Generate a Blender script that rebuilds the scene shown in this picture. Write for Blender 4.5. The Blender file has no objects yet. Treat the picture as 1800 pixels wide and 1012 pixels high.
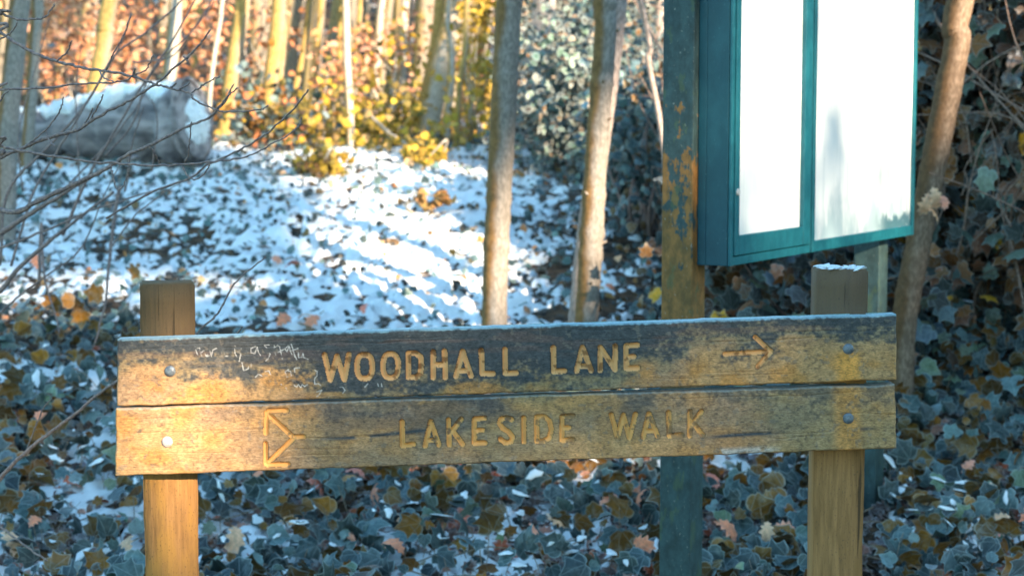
import bpy, bmesh, math, random
import numpy as np
from mathutils import Vector, Matrix

# ---------------------------------------------------------------- camera, sky, sun, exposure
SC = bpy.context.scene
COL = SC.collection
rng = np.random.default_rng(7)
random.seed(7)

CAM_H = 1.6
FPX = 3200.0                                  # focal length in photograph pixels (1800 wide)
PITCH = math.atan((506 - 205) / FPX)
cam = bpy.data.cameras.new('camera')
cam.sensor_width = 36.0
cam.lens = FPX / 1800 * 36
cam.clip_start = 0.05
cam.clip_end = 600
cam.dof.use_dof = True
cam.dof.focus_distance = 3.88
cam.dof.aperture_fstop = 5.3
camo = bpy.data.objects.new('camera', cam)
camo.location = (0, 0, CAM_H)
camo.rotation_euler = (math.pi / 2 - PITCH, 0, 0)
COL.objects.link(camo)
SC.camera = camo

SUN_EL, SUN_AZ = math.radians(20), math.radians(40)     # azimuth: behind the camera, turned to the right
world = bpy.data.worlds.new('World')
SC.world = world
world.use_nodes = True
wn, wl = world.node_tree.nodes, world.node_tree.links
bg = wn['Background']
sky = wn.new('ShaderNodeTexSky')
sky.sky_type = 'NISHITA'
sky.sun_disc = False
sky.sun_elevation = SUN_EL
sky.sun_rotation = math.pi - SUN_AZ
sky.air_density = 1.1
sky.dust_density = 0.6
sky.ozone_density = 1.0
tn = wn.new('ShaderNodeMix')
tn.data_type = 'RGBA'; tn.blend_type = 'MULTIPLY'
tn.inputs[0].default_value = 1.0
tn.inputs[7].default_value = (0.70, 1.0, 1.02, 1)        # the cool white balance of the photograph
wl.new(sky.outputs[0], tn.inputs[6])
wl.new(tn.outputs[2], bg.inputs[0])
bg.inputs[1].default_value = 0.15

sun = bpy.data.lights.new('sun', 'SUN')
sun.energy = 5.0
sun.angle = math.radians(0.6)
sun.color = (1.0, 0.80, 0.56)
suno = bpy.data.objects.new('sun', sun)
sd = Vector((math.sin(SUN_AZ) * math.cos(SUN_EL), -math.cos(SUN_AZ) * math.cos(SUN_EL), math.sin(SUN_EL)))
suno.rotation_euler = sd.to_track_quat('Z', 'Y').to_euler()
suno.location = (6, -10, 8)
COL.objects.link(suno)

SC.view_settings.view_transform = 'Standard'
SC.view_settings.look = 'None'
SC.view_settings.exposure = 1.78
SC.view_settings.gamma = 1.0
SC.view_settings.use_curve_mapping = False

# ---------------------------------------------------------------- helpers
CP, SP = math.cos(PITCH), math.sin(PITCH)

def ray(px, py):
    u, v = (px - 900) / FPX, (506 - py) / FPX
    return np.array([u, CP + v * SP, -SP + v * CP])

def P(px, py, d):
    """the point that lies d metres ahead (along y) in the direction seen at that place of the photograph"""
    r = ray(px, py)
    return np.array([0, 0, CAM_H]) + r * (d / r[1])

def lin(c):
    c = np.asarray(c, float) / 255.0
    return np.where(c <= 0.04045, c / 12.92, ((c + 0.055) / 1.055) ** 2.4)

LV = np.array([0.52, 0.70, 0.80])             # the light of open shade in this place
def A(r, g, b, k=1.0):
    """surface colour of a thing that reads as sRGB r, g, b in that shade"""
    return np.clip(lin((r, g, b)) / LV * k, 0.004, 0.85)

_T = np.random.default_rng(11).random((16, 256, 256))
def vnoise(x, y, s=0):
    x = np.asarray(x, float); y = np.asarray(y, float)
    xi = np.floor(x).astype(int); yi = np.floor(y).astype(int)
    fx, fy = x - xi, y - yi
    fx = fx * fx * (3 - 2 * fx); fy = fy * fy * (3 - 2 * fy)
    t = _T[s % 16]
    a = t[xi & 255, yi & 255]; b = t[(xi + 1) & 255, yi & 255]
    c = t[xi & 255, (yi + 1) & 255]; d = t[(xi + 1) & 255, (yi + 1) & 255]
    return (a * (1 - fx) + b * fx) * (1 - fy) + (c * (1 - fx) + d * fx) * fy

def fbm(x, y, s=0, o=4):
    v, a, n = 0, 0.5, 0
    for k in range(o):
        v = v + a * vnoise(x * 2 ** k + 17.3 * k, y * 2 ** k + 9.1 * k, s + k)
        n += a
        a *= 0.5
    return v / n

def sstep(a, b, x):
    t = np.clip((np.asarray(x, float) - a) / (b - a), 0, 1)
    return t * t * (3 - 2 * t)

ORIGIN = {}
def origin(o):
    return ORIGIN.get(o.name, np.zeros(3)) if o is not None else np.zeros(3)

def raw_mesh(name, V, F, mat=None, smooth=True, tint=None, rim=None, luv=None):
    """V n x 3, F m x k (all faces with the same corner count) or a list of such arrays"""
    Fs = F if isinstance(F, list) else [F]
    Fs = [np.asarray(f, dtype=np.int32) for f in Fs if len(f)]
    V = np.asarray(V, dtype=np.float32)
    me = bpy.data.meshes.new(name)
    me.vertices.add(len(V))
    me.vertices.foreach_set('co', V.ravel())
    li = np.concatenate([f.ravel() for f in Fs])
    tot = np.concatenate([np.full(len(f), f.shape[1], dtype=np.int32) for f in Fs])
    st = np.concatenate([[0], np.cumsum(tot)[:-1]]).astype(np.int32)
    me.loops.add(len(li))
    me.loops.foreach_set('vertex_index', li)
    me.polygons.add(len(tot))
    me.polygons.foreach_set('loop_start', st)
    me.polygons.foreach_set('loop_total', tot)
    me.polygons.foreach_set('use_smooth', np.full(len(tot), bool(smooth)))
    if tint is not None:
        a = me.attributes.new('tint', 'FLOAT_COLOR', 'POINT')
        t = np.ones((len(V), 4), dtype=np.float32)
        t[:, :3] = tint
        a.data.foreach_set('color', t.ravel())
    if rim is not None:
        a = me.attributes.new('rim', 'FLOAT', 'POINT')
        a.data.foreach_set('value', np.asarray(rim, dtype=np.float32))
    if luv is not None:
        a = me.attributes.new('luv', 'FLOAT_VECTOR', 'POINT')
        a.data.foreach_set('vector', np.asarray(luv, dtype=np.float32).ravel())
    me.update(calc_edges=True)
    me.validate()
    if mat is not None:
        me.materials.append(mat)
    return me

def obj(name, me, parent=None, loc=None):
    o = bpy.data.objects.new(name, me)
    COL.objects.link(o)
    if loc is not None:
        o.location = loc
    if parent is not None:
        o.parent = parent
        ORIGIN[o.name] = origin(parent)
    return o

def add(name, V, F, mat, parent=None, smooth=True, tint=None, rim=None, kind=None, luv=None):
    """a mesh object given by world points; under a parent the points are stored relative to the thing's base"""
    me = raw_mesh(name, np.asarray(V, float) - origin(parent), F, mat, smooth, tint, rim, luv)
    o = obj(name, me, parent)
    if kind:
        o['kind'] = kind
    return o

def thing(name, label, cat, loc, group=None):
    o = bpy.data.objects.new(name, None)
    o.empty_display_size = 0.1
    COL.objects.link(o)
    o.location = loc
    ORIGIN[o.name] = np.array(loc, float)
    o['label'] = label
    o['category'] = cat
    if group:
        o['group'] = group
    return o

def join(parts):
    V, Fd, n = [], {}, 0
    for v, f in parts:
        fs = f if isinstance(f, list) else [f]
        for ff in fs:
            ff = np.asarray(ff)
            Fd.setdefault(ff.shape[1], []).append(ff + n)
        V.append(np.asarray(v)); n += len(v)
    return np.concatenate(V), [np.concatenate(x) for x in Fd.values()]

def bevbox(c, ax, ay, az, dx, dy, dz, bev=0.003, seg=2):
    """bevelled box: centre c, unit axes, full sizes; returns points and faces"""
    bm = bmesh.new()
    bmesh.ops.create_cube(bm, size=1)
    for v in bm.verts:
        v.co = Vector((v.co.x * dx, v.co.y * dy, v.co.z * dz))
    if bev > 0:
        bmesh.ops.bevel(bm, geom=bm.edges[:], offset=bev, segments=seg, affect='EDGES', profile=0.5)
    bm.verts.index_update()
    V = np.array([v.co[:] for v in bm.verts])
    F = {}
    for f in bm.faces:
        F.setdefault(len(f.verts), []).append([v.index for v in f.verts])
    bm.free()
    M = np.stack([ax, ay, az])
    return V @ M + np.asarray(c), [np.array(x) for x in F.values()]

def smoothpath(pts, n):
    """Catmull-Rom through the points, n samples"""
    p = np.asarray(pts, float)
    if len(p) == 2:
        t = np.linspace(0, 1, n)[:, None]
        return p[0] * (1 - t) + p[1] * t
    q = np.vstack([2 * p[0] - p[1], p, 2 * p[-1] - p[-2]])
    out = []
    for t in np.linspace(0, len(p) - 1 - 1e-6, n):
        i = int(t); f = t - i
        a, b, c, d = q[i], q[i + 1], q[i + 2], q[i + 3]
        out.append(0.5 * (2 * b + (c - a) * f + (2 * a - 5 * b + 4 * c - d) * f * f + (3 * b - a - 3 * c + d) * f ** 3))
    return np.array(out)

def tube(path, rad, segs=8, lump=0.0, seed=0, cap=True):
    path = np.asarray(path, float)
    n = len(path)
    rad = np.broadcast_to(np.asarray(rad, float), (n,))
    T = np.gradient(path, axis=0)
    T /= np.linalg.norm(T, axis=1)[:, None] + 1e-12
    up = np.array([0, 0, 1.0]) if abs(T[0][2]) < 0.8 else np.array([0, -1.0, 0])
    N = np.cross(T, up); N /= np.linalg.norm(N, axis=1)[:, None] + 1e-12
    B = np.cross(N, T)
    th = np.linspace(0, 2 * math.pi, segs, endpoint=False)
    ring = np.cos(th)[None, :, None] * N[:, None, :] + np.sin(th)[None, :, None] * B[:, None, :]
    R = rad[:, None]
    if lump:
        ii = np.arange(n)[:, None] * 0.35
        wob = fbm(ii + 3.7 * seed, np.cos(th)[None, :] * 1.3 + 5 + seed, seed, 3) + fbm(ii * 2.1 + seed, np.sin(th)[None, :] * 1.3 + 9, seed + 3, 2) - 1.0
        R = R * (1 + lump * wob)
    V = (path[:, None, :] + ring * np.broadcast_to(R, (n, segs))[:, :, None]).reshape(-1, 3)
    i = np.arange(n - 1)[:, None] * segs
    j = np.arange(segs)[None, :]
    j2 = (j + 1) % segs
    F = np.stack([i + j, i + j2, i + segs + j2, i + segs + j], -1).reshape(-1, 4)
    if not cap:
        return V, [F]
    V = np.vstack([V, path[0], path[-1]])
    k0, k1 = n * segs, n * segs + 1
    j = np.arange(segs); j2 = (j + 1) % segs
    C = np.vstack([np.stack([np.full(segs, k0), j2, j], 1), np.stack([np.full(segs, k1), (n - 1) * segs + j, (n - 1) * segs + j2], 1)])
    return V, [F, C]

def rotmats(z_dirs, spin, ):
    """rotation matrices (rows = local axes in world) whose local z is z_dirs and which are spun about it"""
    z = z_dirs / (np.linalg.norm(z_dirs, axis=1)[:, None] + 1e-9)
    ref = np.where(np.abs(z[:, 2:3]) < 0.9, np.array([[0, 0, 1.0]]), np.array([[0, 1.0, 0]]))
    x = np.cross(ref, z); x /= np.linalg.norm(x, axis=1)[:, None] + 1e-9
    y = np.cross(z, x)
    c, s = np.cos(spin)[:, None], np.sin(spin)[:, None]
    return np.stack([x * c + y * s, -x * s + y * c, z], 1)

def scatter(tv, tf, R, S, L):
    """copies of a template (tv n x 3, triangles tf) with rotations R (K,3,3), sizes S (K,) or (K,3), places L (K,3)"""
    K = len(L)
    S = np.asarray(S, float)
    if S.ndim == 1:
        S = np.repeat(S[:, None], 3, 1)
    V = np.einsum('nk,Kk,Kkj->Knj', tv, S, R) + L[:, None, :]
    F = tf[None] + (np.arange(K) * len(tv))[:, None, None]
    return V.reshape(-1, 3), F.reshape(-1, tf.shape[1])

# ---------------------------------------------------------------- materials
def mat(name):
    m = bpy.data.materials.new(name)
    m.use_nodes = True
    n, l = m.node_tree.nodes, m.node_tree.links
    return m, n, l, n['Principled BSDF']

def c4(c):
    return (float(c[0]), float(c[1]), float(c[2]), 1.0)

def nd(n, kind, **kw):
    x = n.new(kind)
    for k, v in kw.items():
        setattr(x, k, v)
    return x

def noise(n, l, scale, detail=4, vec=None, stretch=None, rough=0.6, dist=0.0):
    t = n.new('ShaderNodeTexNoise')
    t.inputs['Scale'].default_value = scale
    t.inputs['Detail'].default_value = detail
    t.inputs['Roughness'].default_value = rough
    t.inputs['Distortion'].default_value = dist
    if vec is None:
        vec = n.new('ShaderNodeTexCoord').outputs['Object']
    if stretch:
        mp = n.new('ShaderNodeMapping')
        mp.inputs['Scale'].default_value = stretch
        l.new(vec, mp.inputs['Vector'])
        vec = mp.outputs[0]
    l.new(vec, t.inputs['Vector'])
    return t.outputs[0]

def ramp(n, l, src, a, b):
    r = n.new('ShaderNodeMapRange')
    r.interpolation_type = 'SMOOTHSTEP'
    r.inputs[1].default_value = a
    r.inputs[2].default_value = b
    l.new(src, r.inputs[0])
    return r.outputs[0]

def mix(n, l, f, a, b, mode='MIX'):
    m = n.new('ShaderNodeMix')
    m.data_type = 'RGBA'
    m.blend_type = mode
    for s, v in ((m.inputs[0], f), (m.inputs[6], a), (m.inputs[7], b)):
        if hasattr(v, 'links'):
            l.new(v, s)
        elif isinstance(v, (int, float)):
            s.default_value = v
        else:
            s.default_value = c4(v)
    return m.outputs[2]

def math_(n, l, op, a, b=0.0):
    m = n.new('ShaderNodeMath')
    m.operation = op
    for s, v in ((m.inputs[0], a), (m.inputs[1], b)):
        if hasattr(v, 'links'):
            l.new(v, s)
        else:
            s.default_value = v
    return m.outputs[0]

def bump(n, l, bsdf, h, strength, dist=0.01):
    b = n.new('ShaderNodeBump')
    b.inputs['Strength'].default_value = strength
    b.inputs['Distance'].default_value = dist
    l.new(h, b.inputs['Height'])
    l.new(b.outputs[0], bsdf.inputs['Normal'])

def set_spec(b, v):
    b.inputs['Specular IOR Level'].default_value = v

def m_leaf(name, frost, rim_amount, rough=0.55, trans=0.0):
    """leaf colour from the per-leaf tint, rime along the margins"""
    m, n, l, b = mat(name)
    t = nd(n, 'ShaderNodeAttribute', attribute_name='tint').outputs['Color']
    r = nd(n, 'ShaderNodeAttribute', attribute_name='rim').outputs['Fac']
    g = nd(n, 'ShaderNodeNewGeometry')
    nz = noise(n, l, 60, 3, g.outputs['Position'])
    base = mix(n, l, ramp(n, l, nz, 0.3, 0.75), mix(n, l, 1.0, t, (0.72, 0.72, 0.72), 'MULTIPLY'), mix(n, l, 1.0, t, (1.25, 1.25, 1.25), 'MULTIPLY'))
    uv = nd(n, 'ShaderNodeAttribute', attribute_name='luv').outputs['Vector']
    sp = n.new('ShaderNodeSeparateXYZ'); l.new(uv, sp.inputs[0])
    yb = math_(n, l, 'ADD', sp.outputs[1], 0.40)
    ang = math_(n, l, 'ARCTAN2', sp.outputs[0], yb)
    rad_ = math_(n, l, 'SQRT', math_(n, l, 'ADD', math_(n, l, 'MULTIPLY', sp.outputs[0], sp.outputs[0]), math_(n, l, 'MULTIPLY', yb, yb)))
    off = math_(n, l, 'MULTIPLY', math_(n, l, 'ABSOLUTE', math_(n, l, 'SINE', math_(n, l, 'MULTIPLY', ang, 4.3))), rad_)
    vein = math_(n, l, 'MULTIPLY', ramp(n, l, off, 0.085, 0.02), 0.6)
    edge = math_(n, l, 'MULTIPLY', ramp(n, l, r, 0.40, 0.85), ramp(n, l, noise(n, l, 9, 2, g.outputs['Position']), 0.22, 0.5))
    rime = math_(n, l, 'MULTIPLY', ramp(n, l, noise(n, l, 26, 4, g.outputs['Position'], None, 0.7), 0.50, 0.72), 0.45)
    fac = math_(n, l, 'MULTIPLY', math_(n, l, 'MAXIMUM', math_(n, l, 'MAXIMUM', edge, vein), rime), rim_amount)
    colr = mix(n, l, fac, base, frost)
    l.new(colr, b.inputs['Base Color'])
    b.inputs['Roughness'].default_value = rough
    set_spec(b, 0.3)
    if trans > 0:
        tr = n.new('ShaderNodeBsdfTranslucent')
        l.new(colr, tr.inputs['Color'])
        ms = n.new('ShaderNodeMixShader')
        ms.inputs[0].default_value = trans
        l.new(b.outputs[0], ms.inputs[1]); l.new(tr.outputs[0], ms.inputs[2])
        l.new(ms.outputs[0], n['Material Output'].inputs['Surface'])
    return m

def m_bark(name, grey, moss, dark, side=(-1, -0.15, 0), lo=-0.2, hi=0.55, amount=1.0, sc=1.0):
    """bark that is moss-grown on one side of the trunk"""
    m, n, l, b = mat(name)
    g = nd(n, 'ShaderNodeNewGeometry')
    pos = g.outputs['Position']
    dt = nd(n, 'ShaderNodeVectorMath', operation='DOT_PRODUCT')
    l.new(g.outputs['Normal'], dt.inputs[0])
    dt.inputs[1].default_value = side
    big = noise(n, l, 3.0 * sc, 4, pos)
    s = math_(n, l, 'ADD', dt.outputs['Value'], math_(n, l, 'MULTIPLY', math_(n, l, 'SUBTRACT', big, 0.5), 1.6))
    f = math_(n, l, 'MULTIPLY', ramp(n, l, s, lo, hi), amount)
    fine = noise(n, l, 90 * sc, 6, pos, (1, 1, 0.45))
    gcol = mix(n, l, ramp(n, l, fine, 0.35, 0.7), dark, grey)
    mcol = mix(n, l, ramp(n, l, noise(n, l, 40 * sc, 5, pos), 0.3, 0.75), np.asarray(moss) * 0.55, moss)
    col = mix(n, l, f, gcol, mcol)
    spots = ramp(n, l, noise(n, l, 28 * sc, 3, pos, (1, 1, 2.2)), 0.64, 0.72)
    col = mix(n, l, math_(n, l, 'MULTIPLY', spots, 0.55), col, dark)
    l.new(col, b.inputs['Base Color'])
    b.inputs['Roughness'].default_value = 0.8
    set_spec(b, 0.25)
    bump(n, l, b, fine, 0.5, 0.006)
    return m

def m_flat(name, c, c2=None, sc=30, rough=0.8, spec=0.3, bstr=0.3, stretch=None):
    m, n, l, b = mat(name)
    pos = nd(n, 'ShaderNodeNewGeometry').outputs['Position']
    nz = noise(n, l, sc, 5, pos, stretch)
    l.new(mix(n, l, ramp(n, l, nz, 0.3, 0.7), c, c if c2 is None else c2), b.inputs['Base Color'])
    b.inputs['Roughness'].default_value = rough
    set_spec(b, spec)
    if bstr:
        bump(n, l, b, nz, bstr, 0.005)
    return m

def m_snow():
    m, n, l, b = mat('snow')
    pos = nd(n, 'ShaderNodeNewGeometry').outputs['Position']
    nz = noise(n, l, 120, 4, pos)
    l.new(mix(n, l, nz, (0.80, 0.83, 0.86), (0.88, 0.89, 0.90)), b.inputs['Base Color'])
    b.inputs['Roughness'].default_value = 0.7
    set_spec(b, 0.3)
    bump(n, l, b, noise(n, l, 60, 5, pos), 0.6, 0.01)
    return m

SNOW = m_snow()
FROST = A(150, 190, 205)
IVY = m_leaf('ivy_leaf', A(132, 164, 174), 0.44, 0.42)
DEAD = m_leaf('dead_leaf', A(190, 205, 215), 0.25, 0.8)
WOODLEAF = m_leaf('wood_leaf', (0.7, 0.7, 0.7), 0.0, 0.75, 0.25)

def m_ground():
    m, n, l, b = mat('leaf_mould')
    pos = nd(n, 'ShaderNodeNewGeometry').outputs['Position']
    a = noise(n, l, 14, 6, pos, None, 0.7)
    c = noise(n, l, 1.1, 4, pos)
    e = noise(n, l, 6.0, 5, pos, None, 0.7)
    litter = mix(n, l, ramp(n, l, a, 0.35, 0.65), (0.022, 0.020, 0.017), (0.16, 0.09, 0.05))
    litter = mix(n, l, ramp(n, l, e, 0.52, 0.62), litter, (0.10, 0.095, 0.085))
    col = mix(n, l, math_(n, l, 'MULTIPLY', ramp(n, l, c, 0.52, 0.62), ramp(n, l, a, 0.5, 0.58)), litter, (0.7, 0.72, 0.74))
    l.new(col, b.inputs['Base Color'])
    b.inputs['Roughness'].default_value = 0.9
    set_spec(b, 0.2)
    bump(n, l, b, a, 0.9, 0.03)
    return m

# ---------------------------------------------------------------- ground
_GY = [-40, 0, 5.4, 6.5, 8, 9.5, 11, 12.5, 14, 17, 22, 30, 45, 90]
_GZ = [0, 0, 0.0, 0.09, 0.42, 0.69, 0.93, 1.13, 1.28, 1.43, 1.68, 2.7, 6.0, 16.0]
_fy = np.linspace(-40, 90, 2601)
_fz = np.interp(_fy, _GY, _GZ)
_k = np.ones(13) / 13
_fz = np.convolve(np.pad(_fz, 6, 'edge'), _k, 'valid')

def G(x, y):
    x = np.asarray(x, float); y = np.asarray(y, float)
    z = np.interp(y, _fy, _fz)
    roll = (fbm(x * 0.5 + 40, y * 0.5 + 40, 2, 3) - 0.5) * 0.22 * sstep(4, 8, y) + (fbm(x * 2.2, y * 2.2 + 60, 5, 3) - 0.5) * 0.09
    bank = 0.55 * sstep(1.6, 4.5, x) * sstep(5.5, 9, y)
    return z + roll + bank

ys = np.concatenate([np.linspace(-40, 2, 40), np.linspace(2.15, 18, 260), np.linspace(18.3, 90, 130)])
xs = np.concatenate([np.linspace(-60, -6.3, 50), np.linspace(-6, 6, 200), np.linspace(6.3, 60, 50)])
XX, YY = np.meshgrid(xs, ys)
ZZ = G(XX, YY)
nx, ny = len(xs), len(ys)
ii = (np.arange(ny - 1)[:, None] * nx + np.arange(nx - 1)[None, :])
GF = np.stack([ii, ii + 1, ii + nx + 1, ii + nx], -1).reshape(-1, 4)
gr = add('ground', np.stack([XX, YY, ZZ], -1).reshape(-1, 3), GF, m_ground(), kind='structure')

# ---------------------------------------------------------------- leaf templates
def leaf_template(outline, cup=0.12, fold=0.10, rings=(0.86, 1.0)):
    """outline n x 2 (base near (0,0), tip along +y); triangles; rim 0 inside, 1 on the margin"""
    o = np.asarray(outline, float)
    c = np.array([0, 0.42])
    V, rim = [np.array([0, 0.42])], [0.0]
    for k, r in enumerate(rings):
        for p in o:
            V.append(c + (p - c) * r)
            rim.append(0.30 if k < len(rings) - 1 else 1.0)
    V = np.array(V)
    n = len(o)
    F = []
    for j in range(n):
        F.append((0, 1 + j, 1 + (j + 1) % n))
    for k in range(len(rings) - 1):
        a, b = 1 + k * n, 1 + (k + 1) * n
        for j in range(n):
            j2 = (j + 1) % n
            F.append((a + j, b + j, b + j2)); F.append((a + j, b + j2, a + j2))
    V3 = np.zeros((len(V), 3))
    V3[:, 0] = V[:, 0]; V3[:, 1] = V[:, 1] - 0.42
    d2 = V3[:, 0] ** 2 + V3[:, 1] ** 2
    V3[:, 2] = -cup * d2 * 2 + fold * np.abs(V3[:, 0])
    return V3, np.array(F, np.int32), np.array(rim)

def _round(o, n):
    p = np.asarray(o, float)
    p = np.vstack([p, p[:1]])
    return [tuple(q) for q in smoothpath(p, n + 1)[:-1]]
ivy_out = [(0, 0.06), (0.16, -0.04), (0.32, 0.02), (0.52, 0.18), (0.39, 0.34), (0.42, 0.47), (0.57, 0.66), (0.33, 0.67), (0.17, 0.81), (0.0, 1.08)]
ivy_out = ivy_out + [(-x, y) for x, y in ivy_out[-2:0:-1]]
ivy2_out = [(0, 0.08), (0.20, -0.03), (0.40, 0.08), (0.50, 0.30), (0.42, 0.46), (0.46, 0.60), (0.26, 0.70), (0.13, 0.86), (0.0, 1.0)]
ivy2_out = ivy2_out + [(-x, y) for x, y in ivy2_out[-2:0:-1]]
oak_out = [(0, 0), (0.06, 0.10), (0.18, 0.14), (0.12, 0.26), (0.30, 0.34), (0.18, 0.46), (0.38, 0.60), (0.20, 0.70), (0.24, 0.88), (0.08, 0.90), (0, 1.0)]
oak_out = oak_out + [(-x, y) for x, y in oak_out[-2:0:-1]]
oval_out = [(0, 0), (0.2, 0.16), (0.30, 0.42), (0.22, 0.74), (0, 1.0), (-0.22, 0.74), (-0.30, 0.42), (-0.2, 0.16)]
T_IVY = leaf_template(_round(ivy_out, 24), 0.16, 0.12)
T_IVY2 = leaf_template(_round(ivy2_out, 18), 0.30, 0.22)
T_IVY3 = leaf_template(_round(ivy_out, 24), 0.38, 0.02)
T_IVY4 = leaf_template(_round(ivy2_out, 20), 0.10, 0.55)
T_OAK = leaf_template(oak_out, 0.55, 0.30, (0.6, 1.0))
T_OVAL = leaf_template(oval_out, 0.18, 0.12, (1.0,))
T_SMALL = (np.array([[0, -0.5, 0], [0.32, 0, 0.08], [0, 0.5, 0], [-0.32, 0, 0.08]]), np.array([[0, 1, 2], [0, 2, 3]], np.int32), np.zeros(4))

def leaves(name, T, L, Z, size, tint, m, parent=None, kind=None, spin=None):
    """one mesh of many leaves; L places, Z facing directions, tint one colour per leaf"""
    K = len(L)
    spin = rng.uniform(0, 6.283, K) if spin is None else spin
    V, F = scatter(T[0], T[1], rotmats(Z, spin), size, L)
    return add(name, V, F, m, parent, True, np.repeat(tint, len(T[0]), 0), np.tile(T[2], K), kind, np.tile(T[0], (K, 1)))

def pick(cols, w, K, jit=0.25):
    cols = np.asarray(cols); w = np.asarray(w, float)
    c = cols[rng.choice(len(cols), K, p=w / w.sum())]
    return np.clip(c * (1 + rng.uniform(-jit, jit, (K, 1))) * (1 + rng.uniform(-0.08, 0.08, (K, 3))), 0.004, 0.8)

# ---------------------------------------------------------------- added evergreens, unseen behind the camera, to shade the sign and the bank foot
TE, CS = math.tan(SUN_EL), math.cos(SUN_AZ)
BELT_Y = -14.0
def to_belt(p):
    p = np.asarray(p, float)
    q = p[..., 1] - BELT_Y
    return p[..., 0] + q * math.tan(SUN_AZ), p[..., 2] + q / CS * TE

THIN = 0.36
GAPS = [  # further small gaps cut for sunlight: seen place, distance, half sizes
    (1068, 135, 8.4, 0.05, 0.10), (40, 215, 14, 0.45, 0.2), (1790, 100, 14, 0.5, 0.4),
    (252, 772, 3.45, 0.155, 0.19), (412, 800, 3.45, 0.115, 0.22)]

def sun_gap(X, Z):
    """0 where the added evergreens are dense, 1 in gaps shaped for sunlight: follow the sun through each place to where it lands"""
    p = np.stack([X, np.full_like(X, BELT_Y), Z], 1)
    dv = np.array([-sd.x, -sd.y, -sd.z])
    land = np.full((len(X), 3), np.nan)
    for tt in np.arange(13, 85, 0.2):
        q_ = p + dv * tt
        h_ = np.isnan(land[:, 0]) & (q_[:, 2] < np.interp(q_[:, 1], _fy, _fz))
        land[h_] = q_[h_]
    x, y, z = land.T
    y = np.where(np.isnan(y), 60.0, y); x = np.where(np.isnan(x), X - 39.0, x); z = np.where(np.isnan(z), 12.0, z)
    yy = np.maximum(y, 1.0)
    u = x / yy * FPX + 900; v = 205 + (CAM_H - z) / yy * FPX
    nz = fbm(u / 90.0 + 3, v / 60.0 + 8, 3, 3) - 0.5
    def blob(cx, cy, rx, ry):
        return sstep(1.35, 0.75, np.sqrt(((u - cx) / rx) ** 2 + ((v - cy) / ry) ** 2) - 0.8 * nz)
    bank = np.max([blob(735, 410, 205, 230), blob(630, 300, 200, 80), blob(560, 565, 90, 40), blob(620, 450, 80, 90) * 0.8], axis=0) * (y > 5)
    scrub = blob(700, 232, 190, 55)
    wood = sstep(0.18, 0.30, fbm(u / 160.0, v / 110.0 + 5, 6, 3) + 0.05) * (0.15 + 0.85 * sstep(930, 850, u)) * sstep(-250, 0, u)
    g = np.where(y < 14.6, bank, wood)
    g = np.where((y > 13.5) & (y < 18), np.maximum(g, scrub), g)
    for (px, py, d, rx, rz) in GAPS:
        cx, cz = to_belt(P(px, py, d))
        g = np.maximum(g, 1 - sstep(0.5, 1.5, ((X - cx) / rx) ** 2 + ((Z - cz) / rz) ** 2))
    (SGX, SGZ), (NBX, NBZ), (LGX, LGZ), (DBX, DBZ) = (to_belt(P(*q)) for q in ((890, 700, 3.5), (1448, 165, 6.0), (190, 225, 13.2), (1165, 110, 13.4)))
    # leaves thinned on purpose here to let a little warm light onto the sign
    g = np.maximum(g, THIN * (1 - sstep(0.8, 1.2, ((X - SGX) / 0.72) ** 4 + ((Z - SGZ) / 0.5) ** 4)))
    # a clear gap cut on purpose to light the front of the notice board
    g = np.maximum(g, 0.82 * (1 - sstep(0.8, 1.2, ((X - NBX) / 1.16) ** 4 + ((Z - NBZ) / 0.98) ** 4)))
    g = g * sstep(0.6, 1.2, ((X - DBX) / 0.50) ** 2 + ((Z - DBZ) / 0.9) ** 2)  # leaves kept dense here to put the dark bush in shade
    BTX, BTZ = to_belt(P(1065, 70, 13.6))
    g = g * sstep(0.7, 1.2, ((X - BTX) / 0.62) ** 2 + ((Z - BTZ) / 0.75) ** 2)
    return g * sstep(0.7, 1.1, ((X - LGX) / 0.95) ** 4 + ((Z - LGZ) / 0.42) ** 4)

Kb = 250000
bx = rng.uniform(3, 46, Kb); bz = rng.uniform(0.3, 18.5, Kb)
keep = rng.random(Kb) > 1.03 * sun_gap(bx, bz)
bx, bz = bx[keep], bz[keep]
by = BELT_Y + rng.uniform(-0.5, 0.5, len(bx))
q = BELT_Y - by                                   # keep each leaf on the same sun ray as its place in the plane
L = np.stack([bx + q * math.tan(SUN_AZ), by, bz + q / CS * TE], 1)
Zd = rng.normal(size=(len(L), 3)) * 0.6 + np.array([sd.x, sd.y, sd.z])
belt = thing('added_shade_belt', 'dark evergreens added unseen behind the viewer to shade the sign', 'added trees', (12, -14, 0))
leaves('shade_leaves', T_SMALL, L, Zd, rng.uniform(0.15, 0.32, len(L)), pick([(0.03, 0.05, 0.025), (0.05, 0.07, 0.03)], [1, 1], len(L)), WOODLEAF, belt, 'stuff')  # added unseen leaves that block the sun outside the gaps
BTRUNK = m_flat('belt_bark', (0.07, 0.05, 0.035), (0.12, 0.09, 0.06))  # bark of the added, unseen belt trunks
for k in range(10):
    x0 = 3.2 + k * 4.6
    v, f = tube(smoothpath([(x0, -16, -0.1), (x0 + 0.2, -16.1, 5), (x0 + 0.1, -16, 11)], 8), np.linspace(0.22, 0.05, 8), 8)
    add('trunk', v, f, BTRUNK, belt)

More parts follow.
